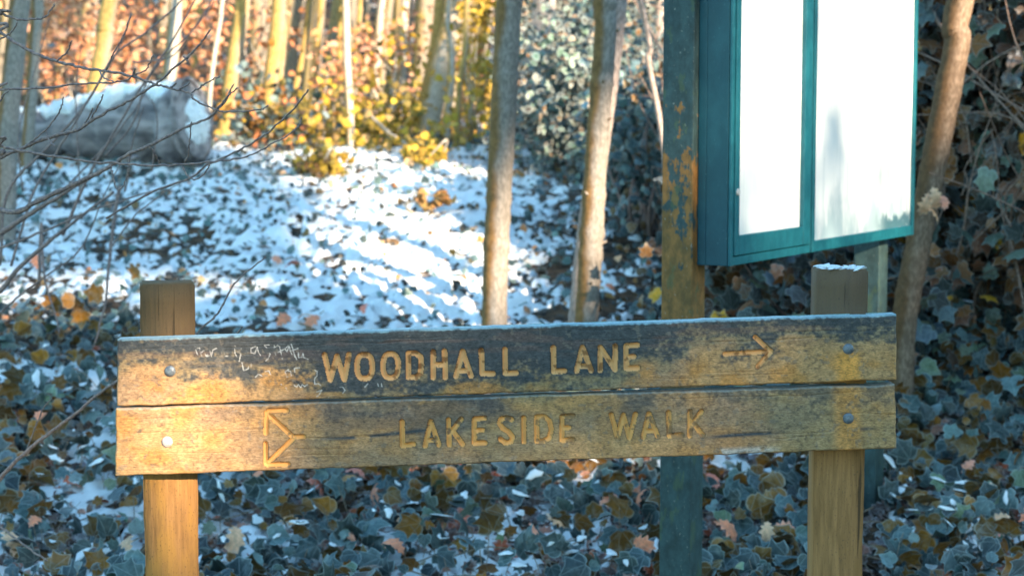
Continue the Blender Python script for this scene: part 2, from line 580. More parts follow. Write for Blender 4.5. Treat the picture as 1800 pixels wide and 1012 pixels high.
# ---------------------------------------------------------------- snow on the bank, between the leaves
sx = np.arange(-6.0, 6.0, 0.024); sy = np.concatenate([np.arange(5.2, 9, 0.024), np.arange(9, 15.6, 0.03)])
SX, SY = np.meshgrid(sx, sy)
def snow_amount(x, y):
    """how much of the ground lies under snow here, 0..1"""
    u = x / y * FPX + 900
    v = sstep(7.3, 8.7, y + 0.5 * (fbm(x * 0.9, y * 0.9, 9, 2) - 0.5)) * (1 - 0.95 * sstep(14.3, 15.4, y))
    v = v * (0.855 + 0.19 * np.exp(-((u - 720) / 170) ** 2) * sstep(8, 10, y) + 0.14 * (fbm(x * 0.8 + 3, y * 0.8, 10, 2) - 0.5))
    v = v * (1 - 0.20 * sstep(900, 1050, u)) * (1 - 0.30 * sstep(1080, 1300, u)) * (1 - 0.7 * sstep(330, 120, u) * sstep(9.6, 8.4, y))
    near = 0.93 * sstep(5.2, 5.8, y) * sstep(9.2, 8.0, y) * sstep(0.42, 0.56, fbm(x * 1.3 + 5, y * 1.1, 3, 2) + 0.07 * (u < 700))
    return np.maximum(v, near)
SA = snow_amount(SX, SY)
f1 = fbm(SX * 6.5, SY * 5.0, 4, 3); f2 = fbm(SX * 17, SY * 13, 7, 2)
f3 = fbm(SX * 30, SY * 24, 12, 2)
hgt = (0.26 * f1 + 0.40 * f2 + 0.34 * f3 - 0.5) * 0.27 + (SA - 0.83) * 0.15
SZ = G(SX, SY) + np.minimum(hgt, 0.035 + 0.2 * np.maximum(hgt - 0.035, 0)) + (fbm(SX * 40, SY * 40, 1, 2) - 0.5) * 0.022
n1, n2 = len(sx), len(sy)
ii = (np.arange(n2 - 1)[:, None] * n1 + np.arange(n1 - 1)[None, :])
SF = np.stack([ii, ii + 1, ii + n1 + 1, ii + n1], -1).reshape(-1, 4)
hf = hgt.ravel()
SF = SF[hf[SF].max(1) > -0.022]
used = np.unique(SF); remap = np.zeros(n1 * n2, int); remap[used] = np.arange(len(used))
SV = np.stack([SX, SY, SZ], -1).reshape(-1, 3)[used]
o = add('snow_patches', SV, remap[SF], SNOW, kind='stuff')
o['label'] = 'patchy thin snow lying over the leaf covered bank'

# ---------------------------------------------------------------- leaf litter on the bank
TEAL = A(66, 98, 106); TEAL2 = A(94, 126, 134); SLATE = A(48, 70, 76); OLIVE = A(112, 90, 44); OLIVE2 = A(84, 72, 40)
GREENISH = A(88, 118, 100); ORANGE = A(214, 118, 66); PINKISH = A(196, 150, 120); RUST = A(160, 80, 50); DARK = A(34, 38, 40)
def ground_pts(K, y0, y1, x_half, dens=None):
    """K points on the bank, spread evenly over the ground that the photograph takes in (and a little beyond)"""
    y = rng.uniform(y0, y1, K * 3)
    x = rng.uniform(-1, 1, K * 3) * (x_half * y1)
    ok = np.abs(x) < x_half * y + 0.8
    if dens is not None:
        ok &= rng.random(K * 3) < dens(x, y)
    x, y = x[ok][:K], y[ok][:K]
    return x, y

x, y = ground_pts(30000, 7.6, 15.4, 0.31)
sa = snow_amount(x, y)
keep = rng.random(len(x)) < 1.05 - 0.72 * sa
x, y = x[keep], y[keep]
z = G(x, y) + rng.uniform(-0.01, 0.065, len(x))
Zd = rng.normal(size=(len(x), 3)) * 0.6 + np.array([0, -0.35, 0.7])
leaves('leaf_litter', T_IVY2, np.stack([x, y, z], 1), Zd, 0.026 + 0.045 * rng.random(len(x)) ** 2,
       pick([TEAL, SLATE, TEAL2, OLIVE2, OLIVE, PINKISH, ORANGE, DARK], [4, 6, 1.5, 2.0, 0.8, 0.6, 0.4, 3], len(x), 0.35) * 0.85, IVY, None, 'stuff')
bpy.data.objects['leaf_litter']['label'] = 'frosted leaves strewn through the snow on the bank'

x, y = ground_pts(9000, 5.0, 8.4, 0.36)
z = G(x, y) + rng.uniform(0.0, 0.03, len(x))
Zd = rng.normal(size=(len(x), 3)) * 0.5 + np.array([0, -0.2, 0.9])
o = leaves('fallen_leaves', T_OAK, np.stack([x, y, z], 1), Zd, rng.uniform(0.06, 0.10, len(x)),
       pick([A(120, 100, 90), A(150, 125, 112), A(92, 84, 82), A(170, 96, 64), A(120, 130, 138)], [3, 2, 4, 1, 3], len(x), 0.4) * 0.65, DEAD, None, 'stuff')
o['label'] = 'brown fallen leaves lying under the ivy'

# ---------------------------------------------------------------- ivy ground cover: the leaves that show largest are objects, the rest one mass
def ivy_density(x, y):
    u = x / y * FPX + 900
    c = 0.55 + 0.9 * (fbm(x * 1.3, y * 1.6, 6, 3) - 0.35)
    c = c * (1 - 0.62 * sstep(0.46, 0.62, fbm(x * 1.3 + 5, y * 1.1, 3, 2) + 0.07 * (u < 700)))
    far = sstep(8.5, 7.6, y) + 0.9 * sstep(300, 120, u) * sstep(9.6, 8.6, y) + 0.8 * sstep(1080, 1250, u) * sstep(10, 9, y)
    return np.clip(c, 0.1, 1) * np.clip(far, 0, 1)

x, y = ground_pts(7800, 5.1, 10.6, 0.34, ivy_density)
K = len(x)
z = G(x, y) + rng.uniform(0.03, 0.17, K) * (0.6 + 0.8 * fbm(x * 2, y * 2, 8, 2))
Zd = rng.normal(size=(K, 3)) * 0.55 + np.array([0.05, -0.5, 0.7])
upr = rng.random(K) < 0.30
Zd[upr] = rng.normal(size=(upr.sum(), 3)) * 0.35 + np.array([0, 0.9, 0.35])      # leaves that turn their backs: olive undersides
size = 0.036 + 0.074 * rng.random(K) ** 1.4
IVY_COLS = np.array([TEAL, TEAL2, SLATE, GREENISH, OLIVE, OLIVE2])
tint = pick(IVY_COLS, [5, 1.5, 6, 1.2, 0.8, 0.8], K, 0.45) * 0.66
clear = (np.abs(x / y * FPX + 900 - 1540) < 30) & (y < 7.0)          # the far green post stands free of leaves
x, y, z, Zd, size, tint, upr = x[~clear], y[~clear], z[~clear], Zd[~clear], size[~clear], tint[~clear], upr[~clear]
K = len(x)
tint[upr] = pick([OLIVE, OLIVE2, A(128, 98, 40)], [3, 3, 1], upr.sum(), 0.4) * 0.8
spin = rng.uniform(0, 6.283, K)
ivy = thing('ivy_ground_cover', 'frosted ivy carpet below the sign at the foot of the bank', 'ivy', (0, 6.2, float(G(0, 6.2))))
score = size / y
u = x / y * FPX + 900
py = 205 + (CAM_H - z) / y * FPX
score[(u < 10) | (u > 1790) | (py > 1005) | ((py < 840) & (u > 210) & (u < 1570))] = 0
top = np.argsort(-score)[:300]
rest = np.setdiff1d(np.arange(K), top)
Lp = np.stack([x, y, z], 1)
def mixed_leaves(Ts, names, L_, Z_, S_, C_, parent, SP_):
    """leaves of several curls"""
    w_ = rng.integers(0, len(Ts), len(L_))
    for k_, T_ in enumerate(Ts):
        q_ = w_ == k_
        leaves(names, T_, L_[q_], Z_[q_], S_[q_], C_[q_], IVY, parent, 'stuff', SP_[q_])
mixed_leaves((T_IVY, T_IVY3, T_IVY4), 'foliage', Lp[rest], Zd[rest], size[rest], tint[rest], ivy, spin[rest])
palette = [np.clip(c * k, 0.004, 0.8) for c in IVY_COLS for k in (0.85, 1.15)]
leaf_me = []
for c in palette:
    for T in (T_IVY, T_IVY3, T_IVY4):
        leaf_me.append(raw_mesh('leaf', T[0], T[1], IVY, True, np.tile(c, (len(T[0]), 1)), T[2], T[0]))
RM = rotmats(Zd[top], spin[top])
for k, i in enumerate(top):
    ci = int(np.argmin([np.abs(tint[i] - c).sum() for c in palette]))
    o = obj('leaf', leaf_me[ci * 3 + k % 3], ivy)
    o.matrix_basis = Matrix.Translation(Vector(Lp[i] - origin(ivy))) @ Matrix(RM[k].T.tolist()).to_4x4() @ Matrix.Scale(float(size[i]), 4)
# petioles and runners
st = []
for i in np.concatenate([top, rng.choice(rest, 1300, replace=False)]):
    b = np.array([x[i] + rng.normal() * 0.04, y[i] + rng.normal() * 0.04, 0]); b[2] = G(b[0], b[1]) - 0.01
    m_ = (b + Lp[i]) / 2 + rng.normal(size=3) * 0.015
    st.append(tube(smoothpath([b, m_, Lp[i]], 5), 0.0016, 4, cap=False))
for k in range(90):
    x0 = rng.uniform(-2.2, 2.2); y0 = rng.uniform(5.3, 8)
    a = rng.uniform(0, 6.28); pts = []
    for j in range(6):
        pts.append([x0, y0, float(G(x0, y0)) + 0.03 + rng.uniform(0, 0.07)])
        a += rng.normal() * 0.5; x0 += math.cos(a) * 0.12; y0 += math.sin(a) * 0.12
    st.append(tube(smoothpath(pts, 14), 0.0026, 4, cap=False))
v, f = join(st)
STEM = m_flat('ivy_stem', A(120, 125, 120), A(90, 84, 66), 60)
add('stems', v, f, STEM, ivy, kind='stuff')

# snow caught on top of some ivy leaves
def snow_template(n=9):
    V = [np.array([0, 0, 0.30])]
    for r, h in ((0.55, 0.24), (0.95, 0.05), (1.0, -0.08)):
        for j in range(n):
            a = 2 * math.pi * j / n
            w = 1 + 0.25 * math.sin(2.1 * j + 3 * r) + 0.15 * math.cos(5 * j)
            V.append(np.array([math.cos(a) * r * w, math.sin(a) * r * w, h]))
    F = [(0, 1 + j, 1 + (j + 1) % n) for j in range(n)]
    for k in range(2):
        a, b = 1 + k * n, 1 + (k + 1) * n
        for j in range(n):
            F += [(a + j, b + j, b + (j + 1) % n), (a + j, b + (j + 1) % n, a + (j + 1) % n)]
    return np.array(V) * 0.5, np.array(F, np.int32)
T_SNOW = snow_template()
sel = rng.choice(K, 1500, replace=False)
sel = sel[(fbm(x[sel] * 1.3 + 5, y[sel] * 1.1, 3, 2) > 0.40) & ~upr[sel]]
zz = Zd[sel].copy(); zz[:, 2] += 0.7
V, F = scatter(T_SNOW[0], T_SNOW[1], rotmats(zz, rng.uniform(0, 6, len(sel))), rng.uniform(0.4, 1.0, (len(sel), 1)) * np.stack([rng.uniform(0.05, 0.10, len(sel)), rng.uniform(0.025, 0.05, len(sel)), rng.uniform(0.02, 0.035, len(sel))], 1), Lp[sel] + np.array([0, 0, 0.008]))
o = add('snow_clumps', V, F, SNOW, kind='stuff')
o['label'] = 'little clumps of snow caught on the ivy leaves'

# fallen oak leaves that can be told apart
OAK_COLS = [A(222, 142, 92), A(206, 106, 54), A(170, 88, 56), A(200, 152, 116), A(178, 118, 86)]
oak_me = [raw_mesh('oak_leaf', T_OAK[0], T_OAK[1], DEAD, True, np.tile(c, (len(T_OAK[0]), 1)), T_OAK[2]) for c in OAK_COLS]
spots = [(832, 852, 0, .10), (905, 838, 0, .09), (1098, 900, 1, .10), (1120, 915, 1, .10), (1065, 925, 4, .09), (720, 950, 0, .10), (780, 965, 1, .08), (815, 935, 2, .12),
         (1008, 840, 0, .08), (940, 975, 4, .10), (1270, 970, 1, .11), (1340, 975, 3, .08), (1385, 945, 2, .10), (1370, 975, 4, .10), (630, 1000, 4, .10), (700, 1003, 1, .10),
         (880, 940, 1, .08), (1120, 1000, 1, .09), (455, 880, 1, .09), (565, 895, 2, .11), (425, 985, 3, .12), (90, 780, 1, .08), (40, 1000, 3, .11), (75, 960, 1, .07),
         (130, 880, 2, .07), (235, 1000, 3, .09), (510, 480, 2, .10), (555, 578, 1, .11), (500, 580, 1, .11), (535, 572, 0, .09), (630, 870, 2, .11), (600, 885, 1, .09),
         (1710, 905, 3, .09), (1795, 950, 1, .11), (1660, 935, 4, .09), (1745, 955, 3, .08), (1690, 860, 4, .08), (1245, 880, 2, .09), (350, 905, 2, .07), (520, 960, 3, .09),
         (1735, 980, 2, .09), (985, 960, 3, .09), (660, 905, 4, .10), (1425, 985, 2, .09), (640, 560, 2, .08), (485, 470, 4, .08), (70, 480, 1, .10), (1085, 470, 0, .08), (1070, 520, 1, .06)]
def hit(px, py):
    r = ray(px, py); o_ = np.array([0, 0, CAM_H])
    for d in np.arange(4, 30, 0.02):
        p = o_ + r * (d / r[1])
        if p[2] < G(p[0], p[1]):
            return p
    return p
oaks = []
for k, (px, py_, c, s) in enumerate(spots):
    p = hit(px, py_)
    lift = 0.12 if p[1] < 8.3 else 0.06
    p = p + np.array([0, -lift * 0.9, lift])
    o = obj('fallen_oak_leaf', oak_me[c])
    n_ = np.array([[rng.normal() * 0.6, -0.55 + rng.normal() * 0.35, 0.7 + rng.normal() * 0.3]])
    o.matrix_basis = Matrix.Translation(Vector(p)) @ Matrix(rotmats(n_, np.array([rng.uniform(0, 6.28)]))[0].T.tolist()).to_4x4() @ Matrix.Scale(s, 4)
    o['category'] = 'leaf'
    oaks.append((o, px, py_, c))
    o['group'] = 'fallen oak leaves on the ivy'

AREAS = [('on the snow left of young trees', lambda a, b: b < 600 and a < 850), ('on the bank beside the young trees', lambda a, b: b < 600),
         ('left of the left sign post', lambda a, b: a < 245), ('between left sign post and green post', lambda a, b: a < 1155),
         ('between green post and right sign post', lambda a, b: a < 1420), ('right of the right sign post', lambda a, b: True)]
HUE = ['pale orange', 'bright orange', 'dull rust red', 'pale buff', 'pinkish brown']
ORD = ['leftmost', 'second', 'third', 'fourth', 'fifth', 'sixth', 'seventh', 'eighth', 'ninth']
byplace = {}
for o, px, py_, c in oaks:
    byplace.setdefault((next(a for a, t_ in AREAS if t_(px, py_)), c), []).append((px, o))
for (a, c), l_ in byplace.items():
    for k, (px, o) in enumerate(sorted(l_, key=lambda q_: q_[0])):
        o['label'] = f'{HUE[c]} oak leaf {a}' if len(l_) == 1 else (f'leftmost {HUE[c]} oak leaf {a}' if k == 0 else f'{ORD[k]} {HUE[c]} oak leaf from the left {a}')

# ---------------------------------------------------------------- trees
BARK = m_bark('sapling_bark', A(122, 132, 134), A(106, 92, 60), A(90, 98, 98), lo=0.15, hi=0.75)
BARK_GREY = m_bark('grey_bark', A(150, 156, 160), A(112, 104, 84), A(104, 110, 114), amount=0.35)
BARK_GOLD = m_bark('mossy_bark', (0.42, 0.36, 0.30), (0.54, 0.36, 0.12), (0.24, 0.19, 0.14), side=(-0.5, -0.2, 0), lo=-0.55, hi=0.2)
BARK_PALE = m_bark('pale_bark', (0.60, 0.54, 0.48), (0.46, 0.30, 0.10), (0.35, 0.29, 0.24), side=(-1, 0, 0), lo=0.1, hi=0.9)
TWIG = m_flat('twig_bark', A(128, 124, 124), A(80, 82, 90), 160, stretch=(1, 1, 1), bstr=0.5)

def tree(label, pts, r0, r1, m, segs=14, lump=0.12, nodes=(), n=40, branches=4, group=None, name='young_tree'):
    """pts: world points from the foot upward; goes on above the picture as a bare tree"""
    pts = [np.asarray(p, float) for p in pts]
    foot = pts[0].copy(); foot[2] = float(G(foot[0], foot[1]))
    d = pts[-1] - pts[-2]; d = d / np.linalg.norm(d)
    end = pts[-1] + d * 2.8 + np.array([rng.normal() * 0.1, rng.normal() * 0.1, 0])
    path = smoothpath([foot - np.array([0, 0, 0.15])] + ([foot] if abs(pts[0][2] - foot[2]) < 0.02 else [pts[0]]) + pts[1:] + [end], n * 2)
    ln = np.linspace(0, 1, len(path))
    rad = r0 + (r1 - r0) * ln
    rad = rad * (1 + 0.35 * np.exp(-ln * 30))
    for (h, amp) in nodes:
        i = np.abs(path[:, 2] - h)
        rad = rad * (1 + amp * np.exp(-(i / 0.018) ** 2))
    t = thing(name, label, 'tree', foot, group)
    v, f = tube(path, rad, segs, lump, int(rng.integers(0, 9)))
    add('trunk', v, f, m, t)
    tw = []
    for k in range(branches):
        hi = np.nonzero(path[:, 2] > CAM_H + path[:, 1] * 0.085)[0]
        i = int(rng.choice(hi[:-1])); p = path[i]
        a = rng.uniform(0, 6.28)
        q1 = p + np.array([math.cos(a), math.sin(a), 1.3]) * rng.uniform(0.25, 0.5)
        q2 = q1 + np.array([math.cos(a), math.sin(a), 1.8]) * rng.uniform(0.3, 0.6)
        v, f = tube(smoothpath([p, q1, q2], 12), np.linspace(rad[i] * 0.45, 0.003, 12), 6)
        add('branch', v, f, m, t)
    return t, path, rad

def stub(t, path, rad, h, ang, m, ln=0.025, r=0.006):
    i = int(np.argmin(np.abs(path[:, 2] - h)))
    dv = np.array([math.cos(ang), math.sin(ang), 0.5])
    p0 = path[i] + dv * np.array([1, 1, 0]) * rad[i] * 0.8
    v, f = tube([p0, p0 + dv * ln * 0.6, p0 + dv * ln], [r, r * 0.75, r * 0.5], 7)
    add('branch_stub', v, f, m, t)

D1 = 8.7
t, pa, ra = tree('smooth straight young tree left of centre behind the sign, mossy on its left', [P(868, 610, D1), P(872, 450, D1), P(882, 250, D1), P(893, 30, D1), P(899, -130, D1)], 0.060, 0.062, BARK, 22, 0.10, [(P(0, 430, D1)[2], 0.10), (P(0, 350, D1)[2], 0.06), (P(0, 140, D1)[2], 0.05)], 70)
stub(t, pa, ra, P(0, 138, D1)[2], -0.1, BARK, 0.02, 0.008)
D2 = 8.4
t, pa, ra = tree('knotted young tree just left of the notice board, brown on its left side', [P(1028, 610, D2), P(1038, 450, D2), P(1050, 250, D2), P(1064, 60, D2), P(1072, -130, D2)], 0.056, 0.048, BARK, 22, 0.12, [(P(0, y_, D2)[2], 0.14) for y_ in (8, 148, 345, 410, 450)], 70)
for y_, a_ in ((58, -0.2), (148, -1.5), (210, -0.6), (345, -2.2), (430, -0.1), (500, -1.4)):
    stub(t, pa, ra, P(0, y_, D2)[2], a_, BARK, 0.03, 0.008)
tree('pale grey stem hidden partly behind the knotted young tree', [P(1014, 610, 8.75), P(1030, 430, 8.75), P(1054, 250, 8.75), P(1076, 80, 8.75), P(1092, -130, 8.75)], 0.052, 0.050, BARK_GREY, 18, 0.10, [], 60)
tree('leaning trunk with ivy at its side right of the notice board', [P(1588, 585, 7.6), P(1612, 440, 7.6), P(1645, 270, 7.6), P(1682, 80, 7.6), P(1712, -90, 7.6)], 0.052, 0.056, m_bark('leaning_bark', A(118, 116, 106), A(86, 74, 54), A(84, 80, 72), lo=0.1, hi=0.8), 20, 0.14, [(P(0, 370, 7.6)[2], 0.12)], 60)
tree('forked brown trunk cut by the left edge of the picture', [P(8, 455, 10.8), P(10, 330, 10.8), P(16, 200, 10.8), P(36, 0, 10.8), P(52, -120, 10.8)], 0.066, 0.056, BARK, 18, 0.12, [], 50)
tree('slim grey trunk second from the left edge of the picture', [P(46, 300, 13.2), P(52, 215, 13.2), P(62, 60, 13.2), P(66, -60, 13.2)], 0.045, 0.042, BARK, 14, 0.10)
tree('thin dark sapling leaning left beside the green notice board post', [P(1172, 330, 9.6), P(1160, 215, 9.6), P(1140, 110, 9.6), P(1118, -30, 9.6)], 0.017, 0.014, BARK_GREY, 10, 0.1, [(2.1, 0.2), (1.9, 0.2)])
tree('straight pale stem seen close to the left edge of the notice board post', [P(1160, 330, 15), P(1158, 100, 15), P(1163, -40, 15)], 0.045, 0.045, BARK_GREY, 10, 0.1)
tree('stout grey trunk leaning right behind the straight young tree', [P(905, 265, 14.6), P(925, 140, 14.6), P(955, 20, 14.6), P(970, -60, 14.6)], 0.10, 0.085, BARK_GREY, 16, 0.12)
# the sunlit wood behind
for lab, pts, r, m in [
    ('thin blue grey stem in front of the sunlit wood, standing alone', [(617, 262, 14.3), (614, 180, 14.3), (609, 90, 14.3), (606, -40, 14.3)], 0.033, BARK_PALE),
    ('golden trunk left of the lone thin stem', [(508, 205, 16.5), (528, 120, 16.5), (541, 40, 16.5), (549, -40, 16.5)], 0.032, BARK_GOLD),
    ('short golden trunk next to the lone thin stem', [(555, 215, 17), (556, 120, 17), (562, 40, 17), (566, -40, 17)], 0.032, BARK_GOLD),
    ('golden trunk touching the left side of the lone thin stem', [(592, 215, 17.5), (597, 110, 17.5), (600, 30, 17.5), (604, -40, 17.5)], 0.038, BARK_GOLD),
    ('slender golden stem just right of the lone thin stem', [(614, 215, 18), (624, 100, 18), (633, 20, 18), (638, -40, 18)], 0.028, BARK_GOLD),
    ('thick mossy golden trunk above the right end of the snowy log', [(468, 225, 16), (479, 120, 16), (488, 40, 16), (492, -40, 16)], 0.066, BARK_GOLD),
    ('second stem of the thick mossy pair behind the snowy log', [(487, 225, 16.3), (492, 130, 16.3), (497, 60, 16.3), (499, -40, 16.3)], 0.038, BARK_GOLD),
    ('mossy trunk with a sun bleached patch behind the log end', [(398, 210, 15.5), (412, 110, 15.5), (424, 30, 15.5), (430, -40, 15.5)], 0.070, BARK_GOLD),
    ('thin pale stem rising from behind the log end', [(367, 200, 14.5), (375, 110, 14.5), (388, 30, 14.5), (396, -40, 14.5)], 0.020, BARK_PALE),
    ('peach coloured trunk behind the middle of the snowy log', [(286, 230, 15.2), (298, 130, 15.2), (306, 50, 15.2), (310, -40, 15.2)], 0.062, BARK_PALE),
    ('bent golden trunk behind the left half of the snowy log', [(150, 290, 15), (166, 170, 15), (184, 70, 15), (204, -40, 15)], 0.075, BARK_GOLD),
    ('thin pinkish stem left of the bent golden trunk', [(157, 260, 17), (161, 120, 17), (165, 20, 17), (166, -40, 17)], 0.022, BARK_PALE),
    ('broad sunlit trunk leaning right, brightest in the wood', [(752, 225, 15.3), (772, 130, 15.3), (797, 40, 15.3), (826, -50, 15.3)], 0.100, BARK_PALE),
    ('mossy trunk crossing left of the brightest leaning trunk', [(733, 225, 15.8), (757, 130, 15.8), (773, 30, 15.8), (782, -50, 15.8)], 0.055, BARK_GOLD),
    ('slim curved stem right of the brightest leaning trunk', [(784, 225, 14.9), (793, 140, 14.9), (793, 80, 14.9), (786, 30, 14.9), (790, -40, 14.9)], 0.032, BARK_PALE),
    ('thin straight stem nearest the straight young tree, in sun', [(802, 245, 14.7), (808, 150, 14.7), (818, 80, 14.7), (824, -40, 14.7)], 0.024, BARK_GOLD),
    ('bleached stem left of the brightest leaning trunk', [(703, 215, 17.5), (706, 120, 17.5), (709, 50, 17.5), (716, -40, 17.5)], 0.045, BARK_PALE),
    ('short pale trunk two left of the brightest leaning trunk', [(684, 225, 18.5), (692, 130, 18.5), (706, 40, 18.5), (722, -40, 18.5)], 0.035, BARK_PALE),
    ('gold mossy stem arching beside the straight young tree', [(828, 215, 17), (838, 120, 17), (852, 40, 17), (858, -40, 17)], 0.045, BARK_GOLD),
    ('distant golden trunk between the log end and the mossy pair', [(440, 190, 20), (446, 90, 20), (452, -40, 20)], 0.045, BARK_GOLD),
    ('distant brown trunk above the middle of the log', [(338, 190, 21), (345, 90, 21), (354, -40, 21)], 0.055, BARK_GOLD),
    ('distant trunk at the top left corner between two near trunks', [(100, 210, 21), (108, 90, 21), (118, -40, 21)], 0.045, BARK_GOLD),
    ('distant brown trunk between the golden stems and bleached stem', [(655, 205, 21), (664, 90, 21), (676, -40, 21)], 0.05, BARK_PALE)]:
    tree(lab, [P(*p) for p in pts], r, r * 0.92, m, 12, 0.14, (), 26, 3, 'trunks of the sunlit wood', 'woodland_tree')

# fallen branch on the sunlit undergrowth
v, f = tube(smoothpath([P(642, 195, 14.6), P(675, 228, 14.3), P(705, 250, 14.1), P(738, 275, 13.9)], 14), np.linspace(0.016, 0.026, 14), 8, 0.15)
o = add('fallen_branch', v, f, BARK_PALE)
o['label'] = 'pale fallen branch slanting across the yellow undergrowth'; o['category'] = 'branch'

# ---------------------------------------------------------------- undergrowth, beech leaves, bushes
def bush(name, label, cat, box, d, K, cols, w, size, T, group=None, clump=0.0, m=WOODLEAF, stems=5, face=(0.2, -0.7, 0.5), out=0.7, foot=True):
    """leafy thing filling the seen box (px0, px1, py0, py1) between the distances d"""
    px0, px1, py0, py1 = box
    nc = max(6, int(K / 45))
    cx = rng.uniform(px0, px1, nc); cy = rng.uniform(py0, py1, nc); cd = rng.uniform(d[0], d[1], nc)
    C = np.stack([P(a, b, c) for a, b, c in zip(cx, cy, cd)])
    sc = (px1 - px0) / FPX * d[0]
    L = C[rng.integers(0, nc, K)] + rng.normal(size=(K, 3)) * (clump if clump else 0.10 * sc + 0.05)
    gz = G(L[:, 0], L[:, 1])
    L[:, 2] = np.maximum(L[:, 2], gz + 0.01)
    base = np.array([L[:, 0].mean(), L[:, 1].mean(), 0]); base[2] = float(G(base[0], base[1]))
    t = thing(name, label, cat, base, group)
    Zd = rng.normal(size=(K, 3)) * out + np.array(face)
    leaves('foliage', T, L, Zd, rng.uniform(size[0], size[1], K), pick(cols, w, K), m, t, 'stuff')
    for k in range(stems):
        e = C[rng.integers(0, nc)]
        b = base + np.array([rng.normal() * 0.2 * sc, rng.normal() * 0.1, 0]); b[2] = float(G(b[0], b[1])) - 0.05
        mid = (b + e) / 2 + rng.normal(size=3) * 0.1
        v, f = tube(smoothpath([b, mid, e], 10), np.linspace(0.014, 0.004, 10), 6)
        add('stem', v, f, BARK_PALE if m is WOODLEAF else TWIG, t)
    return t

OR = [(0.62, 0.30, 0.16), (0.55, 0.22, 0.10), (0.66, 0.38, 0.24), (0.40, 0.20, 0.12)]
YE = [(0.55, 0.36, 0.05), (0.42, 0.28, 0.04), (0.62, 0.42, 0.10), (0.24, 0.18, 0.05)]
GD = 'beech saplings keeping their dead leaves'
bush('beech_sapling', 'dense orange leaved beech thicket filling the top left corner', 'shrub', (50, 240, -10, 170), (15.5, 18), 900, OR, [3, 2, 2, 1], (0.06, 0.10), T_OVAL, GD)
bush('beech_sapling', 'orange leaved beech thicket above the middle of the snowy log', 'shrub', (200, 420, -10, 150), (16.5, 20), 800, OR, [3, 2, 2, 1], (0.06, 0.10), T_OVAL, GD)
bush('beech_sapling', 'sparse pinkish leaved beech between golden trunks right of the log', 'shrub', (410, 560, 0, 190), (16, 19), 170, OR, [2, 2, 3, 1], (0.06, 0.10), T_OVAL, GD)
bush('beech_sapling', 'thin coral leaved beech around the lone thin stem', 'shrub', (540, 700, 20, 215), (15, 18), 260, OR, [2, 3, 3, 1], (0.05, 0.09), T_OVAL, GD)
bush('beech_sapling', 'tawny leaved beech behind the brightest leaning trunk', 'shrub', (650, 860, 0, 200), (16, 20), 420, OR + YE, [2, 1, 3, 1, 2, 1, 2, 1], (0.05, 0.09), T_OVAL, GD)
bush('yellow_shrub', 'yellow green leaved shrub left of the straight young tree', 'shrub', (810, 870, -10, 190), (14.5, 16), 420, YE, [3, 2, 2, 1], (0.05, 0.08), T_OVAL)
bush('undergrowth', 'bright yellow ivy undergrowth along the top of the snow bank', 'undergrowth', (530, 870, 222, 268), (14.0, 16.4), 1500, YE + [(0.45, 0.30, 0.12)], [3, 3, 2, 2, 2], (0.045, 0.08), T_IVY2, None, 0.24)
bush('yellow_bramble', 'loose yellow leaved bramble rising among the foot of the sunlit trunks', 'bramble', (560, 870, 110, 235), (14.8, 17), 320, YE + OR[:1], [3, 2, 3, 1, 1], (0.05, 0.085), T_OVAL, None, 0.2)
bush('undergrowth', 'dim brown and blue undergrowth right of the snowy log', 'undergrowth', (370, 560, 175, 235), (14.6, 17), 480, [TEAL2, OLIVE, SLATE, A(150, 110, 80), (0.4, 0.27, 0.06)], [3, 2, 3, 2, 1], (0.05, 0.09), T_IVY2, None, 0.18)
bush('small_shrub', 'small yellow brown shrub poking out of the snow near the log', 'shrub', (530, 595, 275, 325), (12.6, 13.0), 330, YE + [(0.2, 0.12, 0.05)], [2, 2, 1, 2, 3], (0.04, 0.075), T_IVY2, None, 0.06, stems=3)
bush('small_shrub', 'yellow shrub at the upper edge of the brightest snow', 'shrub', (705, 770, 262, 300), (13.0, 13.6), 260, YE, [3, 2, 2, 2], (0.04, 0.075), T_IVY2, None, 0.06, stems=3)
bush('leaf_tuft', 'small tuft of brown leaves in the bright snow left of the straight young tree', 'plant', (745, 785, 345, 362), (11.3, 11.5), 45, [(0.45, 0.24, 0.09), (0.3, 0.17, 0.06)], [1, 1], (0.04, 0.075), T_IVY2, None, 0.03, stems=2)
HB = [A(64, 96, 88), A(86, 116, 106), A(50, 56, 50), A(92, 74, 42), A(36, 38, 38)]
bush('dark_bush', 'dark blue green bush behind the young trees, left of the notice board', 'bush', (945, 1180, 70, 300), (12.5, 14.2), 6500, HB, [3, 1.2, 4, 3, 4], (0.05, 0.09), T_OVAL, None, 0.17, IVY, 10)
bush('dark_bush', 'dim tangled bush at the top edge above the dark blue green bush', 'bush', (920, 1190, -110, 80), (15, 17), 3500, HB, [2, 1, 3, 2, 4], (0.05, 0.09), T_OVAL, None, 0.2, IVY, 8)
bush('bramble', 'grey frosted bramble tangle between knotted tree and notice board post', 'bramble', (1080, 1190, 120, 330), (10.4, 11.6), 1100, [TEAL, SLATE, TEAL2, OLIVE2], [3, 4, 1, 2], (0.04, 0.08), T_IVY2, None, 0.15, IVY, 26)

